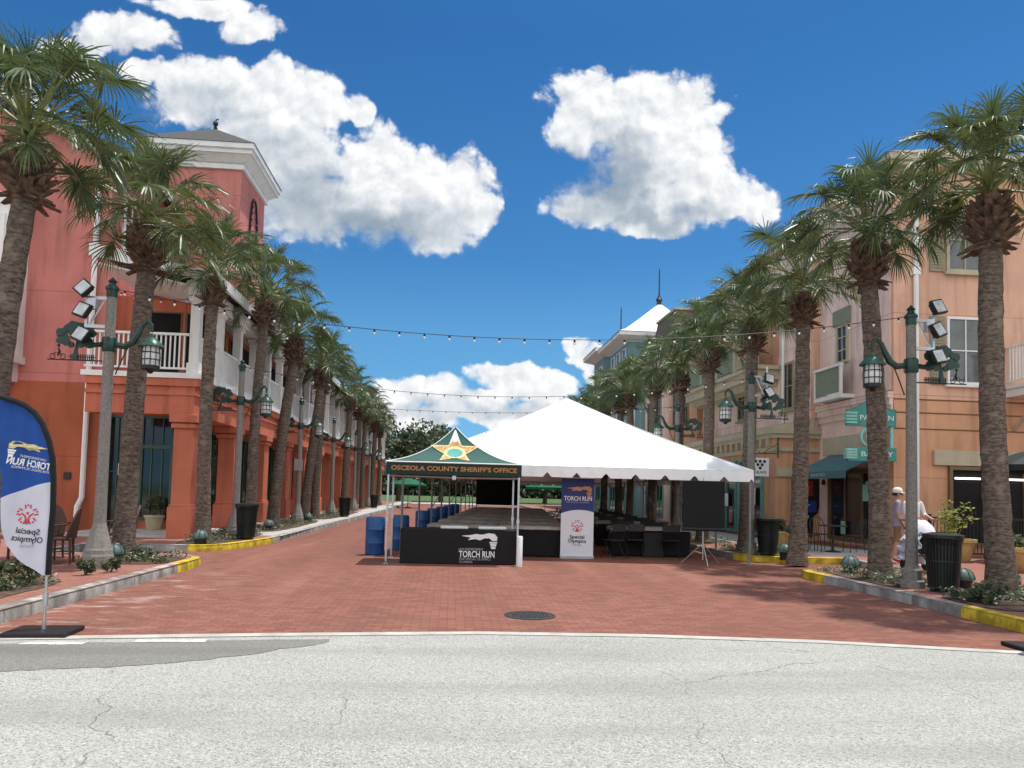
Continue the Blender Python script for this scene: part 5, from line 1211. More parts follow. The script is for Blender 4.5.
def flame(parent, m_flame, m_cup, mtx, s=1.0, mirror=False):
    """torch emblem: a cup at one end and ribbons of flame streaming away from it"""
    k = -1 if mirror else 1
    top = [(.36, .02), (.37, .10), (.31, .17), (.18, .185), (.04, .15), (-.08, .165), (-.2, .14), (-.40, .12)]
    bot = [(-.28, .10), (-.2, .085), (-.26, .03), (-.10, .055), (0, .03), (.1, .075), (.2, .075), (.26, .02)]
    q = MB(); q.prism([(x * s * k, z * s) for x, z in top + bot], lambda x, z: mtx @ Vector((x, z, .0)), lambda x, z: mtx @ Vector((x, z, .003))); q.build('flame_emblem', m_flame, parent)
    q = MB()
    for (x0, x1, z0, z1) in ((.2, .37, -.035, .0), (.215, .355, -.085, -.045), (.23, .34, -.15, -.095)):
        q.prism([(x0 * s * k, z1 * s), (x1 * s * k, z1 * s), ((x1 - .012) * s * k, z0 * s), ((x0 + .012) * s * k, z0 * s)], lambda x, z: mtx @ Vector((x, z, .0)), lambda x, z: mtx @ Vector((x, z, .003)))
    q.build('torch_emblem', m_cup, parent)
flame(tb, 'print_white', 'print_white', face_south(.45, -.004, .49), 1.0)
for x, lb in ((.1, 'left'), (.92, 'right')):
    t = MB(); t.box(x - .3, x + .3, 16.2, 16.55, .742, .80); o_ = t.build('flat_box', 'print_white', None, bevel=.015); tag(o_, f'white flat box lying {lb} on the black covered table', 'box')


def emblem(parent, mtx, r=.1):
    """ring of small arms around a central figure"""
    q = MB()
    for i in range(5):
        a = R(90 + 72 * i)
        for da in (-.28, .28):
            c0 = Vector((math.cos(a + da) * r * 1.0, math.sin(a + da) * r, 0)); c1 = Vector((math.cos(a + da * 1.4) * r * .62, math.sin(a + da * 1.4) * r * .62, 0)); d = (c1 - c0).normalized(); n_ = Vector((-d.y, d.x, 0)) * r * .07
            q.add([mtx @ (c0 - n_), mtx @ (c0 + n_), mtx @ (c1 + n_), mtx @ (c1 - n_)], [(0, 1, 2, 3)])
        c = Vector((math.cos(a) * r * .92, math.sin(a) * r * .92, 0)); m8 = [mtx @ (c + Vector((math.cos(j * .785), math.sin(j * .785), 0)) * r * .1) for j in range(8)]; q.add(m8, [tuple(range(8))])
    for s_ in (-1, 1):
        q.prism([(s_ * r * .02, -r * .55), (s_ * r * .16, -r * .1), (s_ * r * .55, r * .18), (s_ * r * .6, r * .08), (s_ * r * .24, -r * .25), (s_ * r * .14, -r * .95), (s_ * r * .02, -r * .95)], lambda x, z: mtx @ Vector((x, z, 0)), lambda x, z: mtx @ Vector((x, z, .002)))
    m8 = [mtx @ (Vector((0, r * .12, 0)) + Vector((math.cos(j * .785), math.sin(j * .785), 0)) * r * .14) for j in range(8)]; q.add(m8, [tuple(range(8))])
    q.build('ring_emblem', 'print_red', parent)
# roll-up banner
bn = thing('rollup_banner', 'upright blue and white banner with flame logo at the tent front', 'banner', (3.06, 17.86, 0))
BW = .40
q = MB(); q.box(-BW - .01, BW + .01, -.05, .05, 0, .07); q.box(-BW, BW, -.012, .012, 1.93, 1.955); q.tube([(0, .03, .05), (0, .03, 1.94)], .012, 6); q.build('stand', 'alu', bn, bevel=.004)
q = MB(); nseg = 16; arcf = lambda x: 1.10 + .07 * (1 - (x / BW) ** 2) + .02 * x / BW
xs = [-BW + 2 * BW * i / nseg for i in range(nseg + 1)]
for i in range(nseg):
    a, b = xs[i], xs[i + 1]
    q.m = 0; q.add([(a, 0, .07), (b, 0, .07), (b, 0, arcf(b)), (a, 0, arcf(a))], [(0, 1, 2, 3)]); q.m = 1; q.add([(a, 0, arcf(a)), (b, 0, arcf(b)), (b, 0, 1.93), (a, 0, 1.93)], [(0, 1, 2, 3)])
q.build('panel', ['banner_white', 'banner_blue'], bn)
text('TORCH RUN', .15, 'print_white', bn, face_south(.01, -.006, 1.44), width=.68, bold=.003); text('FOR SPECIAL OLYMPICS', .05, 'print_grey', bn, face_south(.0, -.006, 1.35), width=.56)
flame(bn, 'orange_print', 'orange_print', face_south(.05, -.006, 1.6), .8); emblem(bn, face_south(0, -.006, .78), .145)
text('Special', .12, 'print_black', bn, face_south(.0, -.006, .52), width=.36, bold=.002); text('Olympics', .12, 'print_black', bn, face_south(.0, -.006, .42), width=.44, bold=.002); text('Florida', .08, 'print_grey', bn, face_south(.0, -.006, .33), width=.2)
# portable screen on a tripod, seen from behind
sc = thing('projection_screen', 'black square portable screen on a grey tripod at the right tent corner', 'projection screen', (5.8, 16.75, 0), R(-4))
q = MB(); q.box(-.48, .48, -.02, .0, .83, 1.93); q.build('panel', 'black_cloth', sc); q = MB(); q.tube([(-.5, -.01, .82), (.5, -.01, .82)], .045, 10); q.build('roller_case', 'black', sc, True)
MB().tube([(0, .04, .12), (0, .04, 2.0)], .016, 8).build('mast', 'alu', sc, True)
for a in (150, 30, 270): MB().tube([(0, .04, .5), (.52 * math.cos(R(a)), .04 + .45 * math.sin(R(a)), .01)], .012, 6).build('leg', 'alu', sc, True)
# small speaker boxes / cartons beside the tables
tag(MB().box(4.9, 5.4, 18.6, 19.0, 0, .62).build('equipment_case', 'black', None, bevel=.02), 'black equipment case on the bricks behind the tripod screen', 'case')

# ================================================================== feather flags


def feather(loc, rzf, label):
    t = thing('feather_flag', label, 'flag', loc, rzf, 'feather flags by the street entrance')
    q = MB(); q.box(-.31, .31, -.23, .23, 0, .045); q.build('base_plate', 'black', t, bevel=.012)
    q = MB(); q.tube([(0, 0, .04), (0, 0, .85)], .014, 8); q.lathe([(.03, .28), (.03, .42)], 8); q.lathe([(.022, .04), (.022, .14)], 8); q.build('pole', 'alu', t, True)
    S = .0105; sl = [(47, 575), (47, 545), (48, 510), (47, 480), (45, 460), (41, 443), (34, 426), (26, 415), (17, 408), (7, 404), (-5, 401), (-16, 401)]
    le = [(43, 576), (28, 566), (17, 556), (9, 546), (5, 530), (3, 505), (1, 480), (-4, 462), (-9, 446), (-13, 430), (-16, 415), (-18, 403)]
    cv = lambda p: ((p[0] - 47) * S, (576 - p[1]) * S + .59)
    def interp(L, s_):
        f_ = s_ * (len(L) - 1); i = min(int(f_), len(L) - 2); a, b = L[i], L[i + 1]; return (a[0] + (b[0] - a[0]) * (f_ - i), a[1] + (b[1] - a[1]) * (f_ - i))
    nu, nv = 130, 16; vs = []; q = MB()
    yw = lambda x, z: .035 * math.sin(x * 9 + z * 2.2) * min(1, abs(x) * 4) + .02 * math.sin(x * 23 - z * 3) * min(1, abs(x) * 3)
    bound = lambda x: 1.565 + .18 * x - .45 * x * x * (1 if x > -.5 else 1)
    n1 = nu // 2; nu_ = 2 * n1; cols = []
    for j in range(nv + 1):
        def at(s_):
            a = cv(interp(sl, s_)); b = cv(interp(le, s_)); return (a[0] + (b[0] - a[0]) * j / nv, a[1] + (b[1] - a[1]) * j / nv)
        lo_, hi_ = 0, 1
        for _ in range(30):
            m_ = (lo_ + hi_) / 2; x, z = at(m_)
            if z < bound(x): lo_ = m_
            else: hi_ = m_
        cols.append([at(lo_ * i / n1) for i in range(n1 + 1)] + [at(lo_ + (1 - lo_) * i / n1) for i in range(1, n1 + 1)])
    for i in range(nu_ + 1):
        for j in range(nv + 1): x, z = cols[j][i]; vs.append((x, yw(x, z), z))
    for i in range(nu_):
        for j in range(nv): q.f.append((i * (nv + 1) + j, i * (nv + 1) + j + 1, (i + 1) * (nv + 1) + j + 1, (i + 1) * (nv + 1) + j)); q.mi.append(1 if i < n1 else 0)
    q.v = vs; fl = q.build('flag', ['flag_blue', 'flag_white'], t, True)
    q = MB(); q.tube([(cv(p)[0] + .012, 0, cv(p)[1]) for p in sl], [.03] * 10 + [.022, .018], 8); q.build('pole_sleeve', 'black_cloth', t, True)
    def onflag(o_):
        for v in o_.data.vertices: v.co.y = yw(v.co.x, v.co.z) - .006 + (v.co.y if abs(v.co.y) < .01 else 0)
    before = set(C.objects)
    text('TORCH RUN', .1, 'print_white', t, face_south(-.235, 0, 1.745) @ Matrix.Rotation(R(-9), 4, 'Z'), .001, True, .43, bold=.003)
    text('LAW ENFORCEMENT', .035, 'print_white', t, face_south(-.20, 0, 1.805) @ Matrix.Rotation(R(-9), 4, 'Z'), .001, True, .27); text('FOR SPECIAL OLYMPICS', .035, 'print_white', t, face_south(-.215, 0, 1.685) @ Matrix.Rotation(R(-9), 4, 'Z'), .001, True, .36)
    flame(t, 'gold_pale', 'print_white', face_south(-.26, 0, 1.87) @ Matrix.Rotation(R(-8), 4, 'Z'), .52, True)
    emblem(t, face_south(-.225, 0, 1.22), .105)
    text('Special', .085, 'print_black', t, face_south(-.21, 0, 1.045) @ Matrix.Rotation(R(-6), 4, 'Z'), .001, True, .22, bold=.001); text('Olympics', .085, 'print_black', t, face_south(-.21, 0, .965) @ Matrix.Rotation(R(-6), 4, 'Z'), .001, True, .29, bold=.001); text('Florida', .05, 'print_grey', t, face_south(-.21, 0, .895) @ Matrix.Rotation(R(-6), 4, 'Z'), .001, True, .12)
    for o_ in set(C.objects) - before:
        if o_.type == 'MESH': onflag(o_); o_.parent = fl
    return t
feather((-4.15, 8.15, .004), R(3), 'blue and white feather flag on a black plate, its print mirrored, at the left edge')
f2 = feather((6.52, 7.78, .004), R(178), 'feather flag cut by the lower right frame edge, only its black plate showing')

# ================================================================== street furniture


def receptacle(loc, label, first=[None]):
    if first[0]:
        c = copy_tree(first[0]); c.location = loc; c['label'] = label; return c
    t = thing('litter_bin', label, 'litter bin', loc, 0, 'slatted litter bins on the walks'); first[0] = t; t.scale = (.87, .87, .97)
    q = MB(); n = 34
    for i in range(n):
        a = i * 2 * math.pi / n; pts = [(math.cos(a) * r, math.sin(a) * r, z) for r, z in ((.245, .06), (.275, .4), (.30, .78), (.335, .9))]
        for p0, p1 in zip(pts, pts[1:]):
            p0, p1 = Vector(p0), Vector(p1); d = (p1 - p0); tq = d.to_track_quat('Z', 'Y').to_matrix().to_4x4()
            m_ = Matrix.Translation((p0 + p1) / 2) @ Matrix.Rotation(a, 4, 'Z') @ Matrix.Rotation(math.atan2(math.hypot(p1.x, p1.y) - math.hypot(p0.x, p0.y), p1.z - p0.z), 4, 'Y'); q.obox(m_, .009, .036, d.length)
    q.build('slats', 'trash', t)
    for r, z in ((.25, .07), (.285, .5), (.335, .89)): MB().lathe([(r - .012, z), (r + .012, z), (r + .012, z + .03), (r - .012, z + .03), (r - .012, z)], 30, (0, 0, 0), False).build('ring', 'trash', t, True)
    MB().lathe([(.22, 0), (.22, .03)], 20).build('foot', 'trash', t)
    MB().lathe([(.225, .05), (.255, .86)], 24).build('liner', 'black', t, True)
    MB().lathe([(.345, .92), (.345, .945), (.20, .975), (.195, .955), (.02, .90)], 30).build('lid', 'trash', t, True)
    return t
rb_ = receptacle((7.92, 11.45, .15), 'slatted litter bin between the nearest right lamp post and palm')
receptacle((-5.3, 20.05, .15), 'slatted litter bin at the foot of the second west lamp post')
receptacle((-4.98, 35.8, .15), 'slatted litter bin midway down the west walk among the palms')
receptacle((-5.2, 51.5, .15), 'farthest slatted litter bin on the west walk')
receptacle((7.85, 17.95, .15), 'slatted litter bin beside the right tent corner, under the grape sign')


def dome(loc, label, first=[None]):
    if first[0]:
        c = copy_tree(first[0]); c.location = loc; c['label'] = label; c.rotation_euler.z = loc[1]; return c
    t = thing('garden_speaker', label, 'garden speaker', loc, 0, 'domed garden speakers in the planting beds'); first[0] = t
    MB().lathe([(.172, .14), (.178, .155), (.172, .2), (.14, .27), (.085, .315), (.02, .33), (.001, .331)], 20).build('dome', 'verdigris', t, True)
    q = MB()
    for k in range(8):
        a = k * math.pi / 4; q.tube([(math.cos(a) * r, math.sin(a) * r, z) for r, z in ((.182, .15), (.176, .2), (.144, .272), (.088, .318), (.03, .332))], .006, 4)
    q.build('ribs', 'iron_green', t)
    MB().lathe([(.13, -.05), (.13, .06), (.15, .14)], 18).build('base', 'black', t, True)
    return t
dome((8.65, 12.0, .15), 'domed garden speaker between the nearest right bin and palm')
dome((7.87, 14.15, .15), 'domed garden speaker at the yellow kerb tip left of the bakery palm')
dome((8.05, 17.4, .15), 'domed garden speaker beside the bin below the grape sign')
dome((-5.95, 13.85, .15), 'domed garden speaker between the nearest left lamp and palm'); dome((-5.85, 18.2, .15), 'domed garden speaker left of the palm at the pink corner pier')
dome((-5.7, 24.2, .15), 'domed garden speaker past the first black bin on the left'); dome((-5.6, 30.2, .15), 'domed garden speaker near the plated west lamp post')

# manhole
mh = thing('manhole_cover', 'round dark iron manhole cover in the brick street', 'manhole cover', (1.06, 9.62, .003))
MB().lathe([(.33, -.02), (.33, .006), (.30, .008), (.295, .002)], 40).build('ring', 'rust', mh)
q = MB(); q.lathe([(.29, -.01), (.29, .006)], 40)
for i in range(-6, 7):
    for j in range(-6, 7):
        if i * i + j * j < 36: q.box(i * .044 - .013, i * .044 + .013, j * .044 - .013, j * .044 + .013, .006, .011)
q.build('cover', 'rust', mh)


def wicker_chair(loc, a, label, first=[None], m_='wicker', grp='wicker chairs on the left walk'):
    if first[0]:
        c = copy_tree(first[0]); c.location = loc; c.rotation_euler.z = a; c['label'] = label; return c
    t = thing('patio_chair', label, 'chair', loc, a, grp); first[0] = t
    add_box('seat', m_, t, -.24, .24, -.24, .22, .40, .45, bevel=.02)
    q = MB(); n = 12; vs = []
    for i in range(n + 1):
        s_ = -1 + 2 * i / n; x = s_ * .27; y = .24 - .10 * s_ * s_ * 1.2; top = .98 - .28 * abs(s_) ** 2.4
        vs += [(x, y, .43), (x, y + .07, top), (x, y + .03, .43), (x, y + .10, top)]
    q.add(vs, [f for i in range(n) for f in ((4 * i, 4 * i + 1, 4 * i + 5, 4 * i + 4), (4 * i + 2, 4 * i + 6, 4 * i + 7, 4 * i + 3), (4 * i + 1, 4 * i + 3, 4 * i + 7, 4 * i + 5), (4 * i, 4 * i + 4, 4 * i + 6, 4 * i + 2))] + [(0, 2, 3, 1), (4 * n, 4 * n + 1, 4 * n + 3, 4 * n + 2)]); q.build('backrest', m_, t, True)
    for s_ in (-1, 1): MB().tube([(s_ * .27, .16, .68), (s_ * .29, 0, .67), (s_ * .28, -.2, .65), (s_ * .27, -.24, .45)], .022, 6).build('armrest', m_, t, True)
    for x in (-.23, .23):
        for y in (-.22, .2): MB().tube([(x, y, .41), (x * 1.05, y * 1.08, 0)], [.022, .018], 6).build('leg', m_, t, True)
    MB().tube([(-.23, -.22, .18), (.23, -.22, .18), (.23, .2, .18), (-.23, .2, .18), (-.23, -.22, .18)], .011, 5).build('stretcher', m_, t)
    return t
wc = [None]
wicker_chair((-6.72, 13.5, .15), R(-70), 'brown wicker chair with rounded back, right of the bistro table by the lamp base', wc)
wicker_chair((-7.9, 13.1, .15), R(85), 'brown wicker chair behind the feather flag, left of the bistro table', wc)
wicker_chair((-7.3, 14.2, .15), R(10), 'brown wicker chair on the building side of the bistro table', wc)
wicker_chair((-6.35, 15.05, .15), R(-60), 'brown wicker chair hidden partly by the second left palm', wc)
bt = thing('bistro_table', 'dark square bistro table among wicker chairs at the left', 'table', (-7.3, 13.35, .15))
add_box('tabletop', 'wicker', bt, -.38, .38, -.38, .38, .70, .74, bevel=.015)
for x in (-.32, .32):
    for y in (-.32, .32): MB().tube([(x, y, .70), (x, y, 0)], .022, 6).build('leg', 'wicker', bt)


def metal_chair(loc, a, label, first=[None]):
    if first[0]:
        c = copy_tree(first[0]); c.location = loc; c.rotation_euler.z = a; c['label'] = label; return c
    t = thing('metal_chair', label, 'chair', loc, a, 'dark metal chairs outside the bakery'); first[0] = t
    MB().lathe([(.20, .44), (.21, .45), (.2, .465)], 18).build('seat', 'dark_metal', t, True)
    q = MB(); q.tube([(-.2, .18, .45), (-.21, .25, .72), (-.14, .28, .88), (0, .29, .92), (.14, .28, .88), (.21, .25, .72), (.2, .18, .45)], .012, 6)
    for x in (-.1, -.035, .035, .1): q.tube([(x, .19, .45), (x, .28, .89)], .008, 5)
    q.build('backrest', 'dark_metal', t, True)
    for x, y in ((-.16, -.15), (.16, -.15), (-.18, .17), (.18, .17)): MB().tube([(x, y, .45), (x * 1.25, y * 1.25, 0)], .012, 6).build('leg', 'dark_metal', t)
    return t
metal_chair((9.75, 19.5, .15), R(90), 'dark metal chair left of the round patio table, next to the palm'); metal_chair((10.95, 19.55, .15), R(-90), 'dark metal chair right of the round patio table, by the shop window'); metal_chair((10.35, 20.15, .15), R(0), 'dark metal chair behind the round patio table')
metal_chair((11.6, 19.2, .15), R(120), 'dark metal chair standing alone under the bakery awning')
pt_ = thing('patio_table', 'dark round metal patio table before the keyhole opening', 'table', (10.35, 19.5, .15))
MB().lathe([(.36, .70), (.37, .715), (.36, .73)], 24).build('tabletop', 'dark_metal', pt_, True)
MB().lathe([(.22, 0), (.2, .03), (.03, .06), (.03, .7)], 16).build('pedestal', 'dark_metal', pt_, True)


def leaves(mb, rng, n, cx, cy, cz, rx, ry, rz_, s=.05):
    for _ in range(n):
        d = Vector((rng.gauss(0, 1), rng.gauss(0, 1), rng.gauss(0, 1))).normalized() * rng.uniform(.5, 1.05); p = Vector((cx + d.x * rx, cy + d.y * ry, cz + d.z * rz_))
        a = Vector((rng.gauss(0, 1), rng.gauss(0, 1), rng.gauss(0, .7))).normalized(); b = a.orthogonal().normalized(); k = s * rng.uniform(.6, 1.3)
        mb.add([p - a * k, p + b * k * .45, p + a * k, p - b * k * .45], [(0, 1, 2, 3)])


def planter(loc, label, rad, h, m_, seed, plant='shrub', hp_=.5, grp='planters by the buildings'):
    t = thing('planter', label, 'planter', loc, 0, grp); rng = random.Random(seed)
    MB().lathe([(rad * .66, 0), (rad * .72, .03), (rad * .95, h * .82), (rad * 1.06, h * .86), (rad * 1.06, h), (rad * .92, h), (rad * .9, h * .9), (.02, h * .88)], 22).build('pot', m_, t, True)
    q = MB(); q.tube([(0, 0, h * .85), (.02, 0, h + hp_ * .5)], .015, 5)
    for k in range(5):
        a = rng.uniform(0, 6.28); q.tube([(0, 0, h * .88), (math.cos(a) * rad * .5, math.sin(a) * rad * .5, h + hp_ * rng.uniform(.4, .8))], .008, 4)
        leaves(q, rng, 60, math.cos(a) * rad * .55, math.sin(a) * rad * .55, h + hp_ * rng.uniform(.25, .8), rad * .5, rad * .5, hp_ * .35, .06)
    q.build('plant', plant, t); return t
planter((-8.42, 22.1, .22), 'pale pot with leafy plant on the porch by the green shop window', .26, .42, 'pot_cream', 1)
planter((9.7, 21.6, .15), 'yellow pot below the grape sign, left of the palm', .33, .45, 'terracotta', 2, 'shrub', .35)
planter((9.7, 20.3, .15), 'yellow pot behind the dark patio table', .32, .45, 'terracotta', 3, 'shrub', .3)
planter((12.3, 17.3, .15), 'tan bowl planter with yellow green plant behind the near right bin', .42, .55, 'terracotta', 4, 'shrub_y', .95)
planter((12.9, 16.2, .15), 'low tan bowl planter against the dark railing, left of the near right palm', .42, .5, 'terracotta', 5, 'shrub', .25)
planter((12.2, 14.9, .15), 'low tan bowl planter right of the near right palm trunk', .45, .5, 'terracotta', 6, 'shrub', .22)
planter((10.35, 23.0, .15), 'small yellow pot standing by the keyhole opening', .25, .4, 'terracotta', 7, 'shrub', .3)


# planting beds with mulch, ground cover and low shrubs
def bed(x0, x1, y0, y1, seed, label, n=1500, fl=0):
    rng = random.Random(seed); pl = []
    for i in range(40):
        a = i / 40 * 6.283; cx, cy = (x0 + x1) / 2, (y0 + y1) / 2; k = (abs(math.cos(a)) ** 4 + abs(math.sin(a)) ** 4) ** -.25
        pl.append((cx + math.cos(a) * k * (x1 - x0) / 2 * rng.uniform(.95, 1.03), cy + math.sin(a) * k * (y1 - y0) / 2 * rng.uniform(.97, 1.02)))
    sheet(pl, .158 + seed * .0004, 'planting_bed', 'soil'); q = MB()
    tufts = [(rng.uniform(x0 + .1, x1 - .1), rng.uniform(y0 + .1, y1 - .1), rng.uniform(.10, .24), rng.uniform(.06, .17)) for _ in range(int((x1 - x0) * (y1 - y0) * 7))]
    for _ in range(n):
        c = tufts[rng.randrange(len(tufts))]; d = Vector((rng.gauss(0, .6), rng.gauss(0, .6), 0)) * c[2]; hh = rng.uniform(.2, 1.1) * c[3]; p = Vector((c[0] + d.x, c[1] + d.y, .16 + hh))
        a = Vector((rng.gauss(0, 1), rng.gauss(0, 1), rng.gauss(.3, .6))).normalized(); b = a.orthogonal().normalized(); k = rng.uniform(.016, .036); q.m = 1 if rng.random() < fl else 0
        q.add([p - a * k, p + b * k * .5, p + a * k, p - b * k * .5], [(0, 1, 2, 3)])
    o_ = q.build('ground_cover', ['shrub', 'flower'], None); o_['kind'] = 'stuff'; o_['label'] = label; o_['category'] = 'ground cover'
bed(-6.7, -5.35, 8.9, 11.3, 1, 'leafy ground cover with white flowers in the near left bed', 2600, .06)
bed(-6.5, -5.0, 13.5, 15.1, 2, 'low ground cover by the second left palm', 1500, .04)
bed(-6.6, -5.3, 18.1, 22.6, 3, 'low ground cover in the bed before the pink corner pier', 2600, .04)
bed(-6.6, -5.2, 23.2, 31.5, 4, 'ground cover along the middle west palms', 2400, .03)
bed(-6.5, -5.1, 32.5, 44, 5, 'ground cover along the far west palms', 2000, .02)
bed(7.35, 9.3, 9.4, 11.0, 6, 'leafy ground cover under the nearest right palm', 3600, .05)
bed(7.3, 8.7, 11.7, 14.5, 7, 'ground cover under the bakery palm', 2600, .05)
bed(7.4, 9.2, 16.2 + 1.7, 20.6, 8, 'ground cover under the palm by the patio table', 2400, .04)
bed(7.4, 8.9, 22.2, 30, 9, 'ground cover along the east palms beside the tent', 1800, .03)
bed(7.3, 8.7, 31, 46, 10, 'ground cover along the far east palms', 1500, .02)
def shrub(x, y, r, h, seed, label, m_='shrub'):
    rng = random.Random(seed); t = thing('low_shrub', label, 'shrub', (x, y, .15), 0, 'low shrubs along the kerbs'); q = MB()
    for k in range(6):
        a = rng.uniform(0, 6.28); e = (math.cos(a) * r * .7, math.sin(a) * r * .7, h * rng.uniform(.5, .9)); q.tube([(0, 0, -.02), (e[0] * .4, e[1] * .4, e[2] * .6), e], .006, 4); leaves(q, rng, 45, e[0], e[1], e[2], r * .45, r * .45, h * .3, .045)
    tag(t, label, 'shrub', 'low shrubs along the kerbs'); q.build('foliage', m_, t)
shrub(-5.5, 11.9, .11, .2, 1, 'small shrub at the kerb left of the nearest left lamp base'); shrub(-5.75, 10.6, .25, .35, 2, 'dark leafy shrub behind the pole of the left flag'); shrub(-5.3, 12.3, .13, .22, 3, 'tiny shrub at the kerb beside the left lamp base')
shrub(-5.6, 14.3, .2, .25, 4, 'low shrub right of the second left palm foot'); shrub(9.1, 11.6, .25, .32, 5, 'leafy shrub behind the domed speaker near the first right palm'); shrub(7.75, 10.15, .22, .3, 6, 'leafy shrub at the kerb below the nearest right palm'); shrub(8.3, 13.9, .22, .28, 7, 'low shrub right of the bakery palm foot')

# ================================================================== signs
sg = thing('shop_sign', 'teal double board bakery blade sign with ring emblem, half hidden by a palm', 'sign', (12.02, 19.93, 0))
# boards project to the west from the pale facade; local x runs from -1.1 to 0
q = MB(); q.xz([(-1.06, 3.66), (.36, 3.66), (.36, 4.12), (.12, 4.16), (-.2, 4.34), (-.5, 4.34), (-.82, 4.16), (-1.06, 4.08)], -.05, .05); q.build('top_board', 'teal_sign', sg, bevel=.012)
q = MB(); q.xz([(-1.02, 2.68), (.36, 2.68), (.36, 3.04), (-1.02, 3.04)], -.05, .05); q.build('bottom_board', 'teal_sign', sg, bevel=.012)
for z0, z1, n in ((3.70, 4.05, 4), (2.72, 3.02, 4)):
    q = MB()
    for i in range(n): zz = z0 + (z1 - z0) * (i + .5) / n; q.box(-1.1, -.78, -.075, .075, zz - .03, zz + .03)
    q.build('bar_trim', 'teal_pale', sg)
add_box('upright', 'teal_pale', sg, .22, .3, -.03, .03, 3.04, 3.66)
q = MB(); q.tube([(-.36 + .27 * math.cos(i * .2618), 0, 3.35 + .27 * math.sin(i * .2618)) for i in range(25)], .04, 8, False); q.tube([(-.36 + .13 * math.cos(i * .2618), -.01, 3.35 + .13 * math.sin(i * .2618)) for i in range(25)], .015, 6, False); q.tube([(-.36, 0, 3.03), (-.36, 0, 3.67)], .02, 6); q.build('ring_emblem', 'teal_pale', sg, True)
text('PARISIAN', .2, 'print_white', sg, face_south(-.2, -.054, 3.88), width=.98); text('BAKERY', .2, 'print_white', sg, face_south(-.2, -.054, 2.86), width=.92)
q = MB(); q.tube([(.3, 0, 3.9), (.38, .16, 3.9), (.46, .2, 3.9)], .02, 6); q.build('wall_bracket', 'black_iron', sg)
gs = thing('hanging_sign', 'small white hanging sign with a bunch of dark grapes', 'sign', (10.88, 24.15, 0))
q = MB(); q.box(-.92, -.30, -.02, .02, 2.28, 2.9); q.build('board', 'print_white', gs, bevel=.01); q = MB()
for x, z in ((-.76, 2.78), (-.61, 2.78), (-.46, 2.78), (-.69, 2.67), (-.54, 2.67), (-.61, 2.56)): q.add([(x + .055 * math.cos(k * .5236), -.023, z + .055 * math.sin(k * .5236)) for k in range(12)], [tuple(range(12))])
q.build('grape_bunch', 'print_black', gs); text('GRAPE', .14, 'print_black', gs, face_south(-.61, -.023, 2.41), width=.44)
q = MB(); q.tube([(.02, 0, 3.05), (-1.0, 0, 3.05)], .016, 6); q.tube([(.02, 0, 3.45), (-.1, 0, 3.3), (-.3, 0, 3.22), (-.45, 0, 3.1), (-.4, 0, 3.02)], .014, 6); q.tube([(-.6, 0, 3.06), (-.7, 0, 3.16), (-.85, 0, 3.16), (-.9, 0, 3.06)], .012, 5); q.box(.0, .022, -.04, .04, 2.9, 3.6)
for x in (-.8, -.42): q.tube([(x, 0, 2.9), (x, 0, 3.05)], .006, 4)
q.build('scroll_bracket', 'iron_green', gs, True)

# ================================================================== patio railing and umbrellas
fr = thing('iron_railing', 'black iron railing round the patio at the right', 'railing', (12.3, 18.3, .15)); q = MB()
q.box(0, 6, -.02, .02, 1.0, 1.05); q.box(0, 6, -.015, .015, .1, .14)
for i in range(61): q.box(i * .1 - .008, i * .1 + .008, -.008, .008, .14, 1.0)
q.build('rails', 'black_iron', fr)
for x in (0, 2, 4, 6): add_box('post', 'black_iron', fr, x - .03, x + .03, -.03, .03, 0, 1.12)
def umbrella(loc, label, m_, r=1.3, h=2.35):
    t = thing('patio_umbrella', label, 'umbrella', loc, 0, 'green patio umbrellas'); q = MB(); n = 8
    rim = [(r * math.cos(i * math.pi / 4 + .3), r * math.sin(i * math.pi / 4 + .3), h - .02) for i in range(n)]
    mid = [(x * .5, y * .5, h + .3) for x, y, z in rim]; vs = rim + mid + [(0, 0, h + .5)] + [(x, y, z - .14) for x, y, z in rim]
    q.add(vs, [(i, (i + 1) % n, n + (i + 1) % n, n + i) for i in range(n)] + [(n + i, n + (i + 1) % n, 2 * n) for i in range(n)] + [(i, 2 * n + 1 + i, 2 * n + 1 + (i + 1) % n, (i + 1) % n) for i in range(n)]); q.build('canopy', m_, t)
    q = MB(); q.tube([(0, 0, 0), (0, 0, h + .55)], .02, 8); q.lathe([(.25, 0), (.25, .06), (.04, .1), (.03, .3)], 16)
    for x, y, z in rim: q.tube([(0, 0, h + .42), (x, y, z)], .008, 4)
    q.build('pole', 'dark_metal', t)
umbrella((14.5, 16.9, .15), 'dark green patio umbrella cut by the right frame edge', 'dark_green_fabric', 1.5, 2.38)
umbrella((-3.4, 60, 0), 'bright green umbrella seen past the left canopy legs', 'green_fabric', 1.5, 1.9); umbrella((6.6, 52, 0), 'bright green umbrella seen under the tent beside the banner', 'green_fabric', 1.5, 1.9)

# ================================================================== people


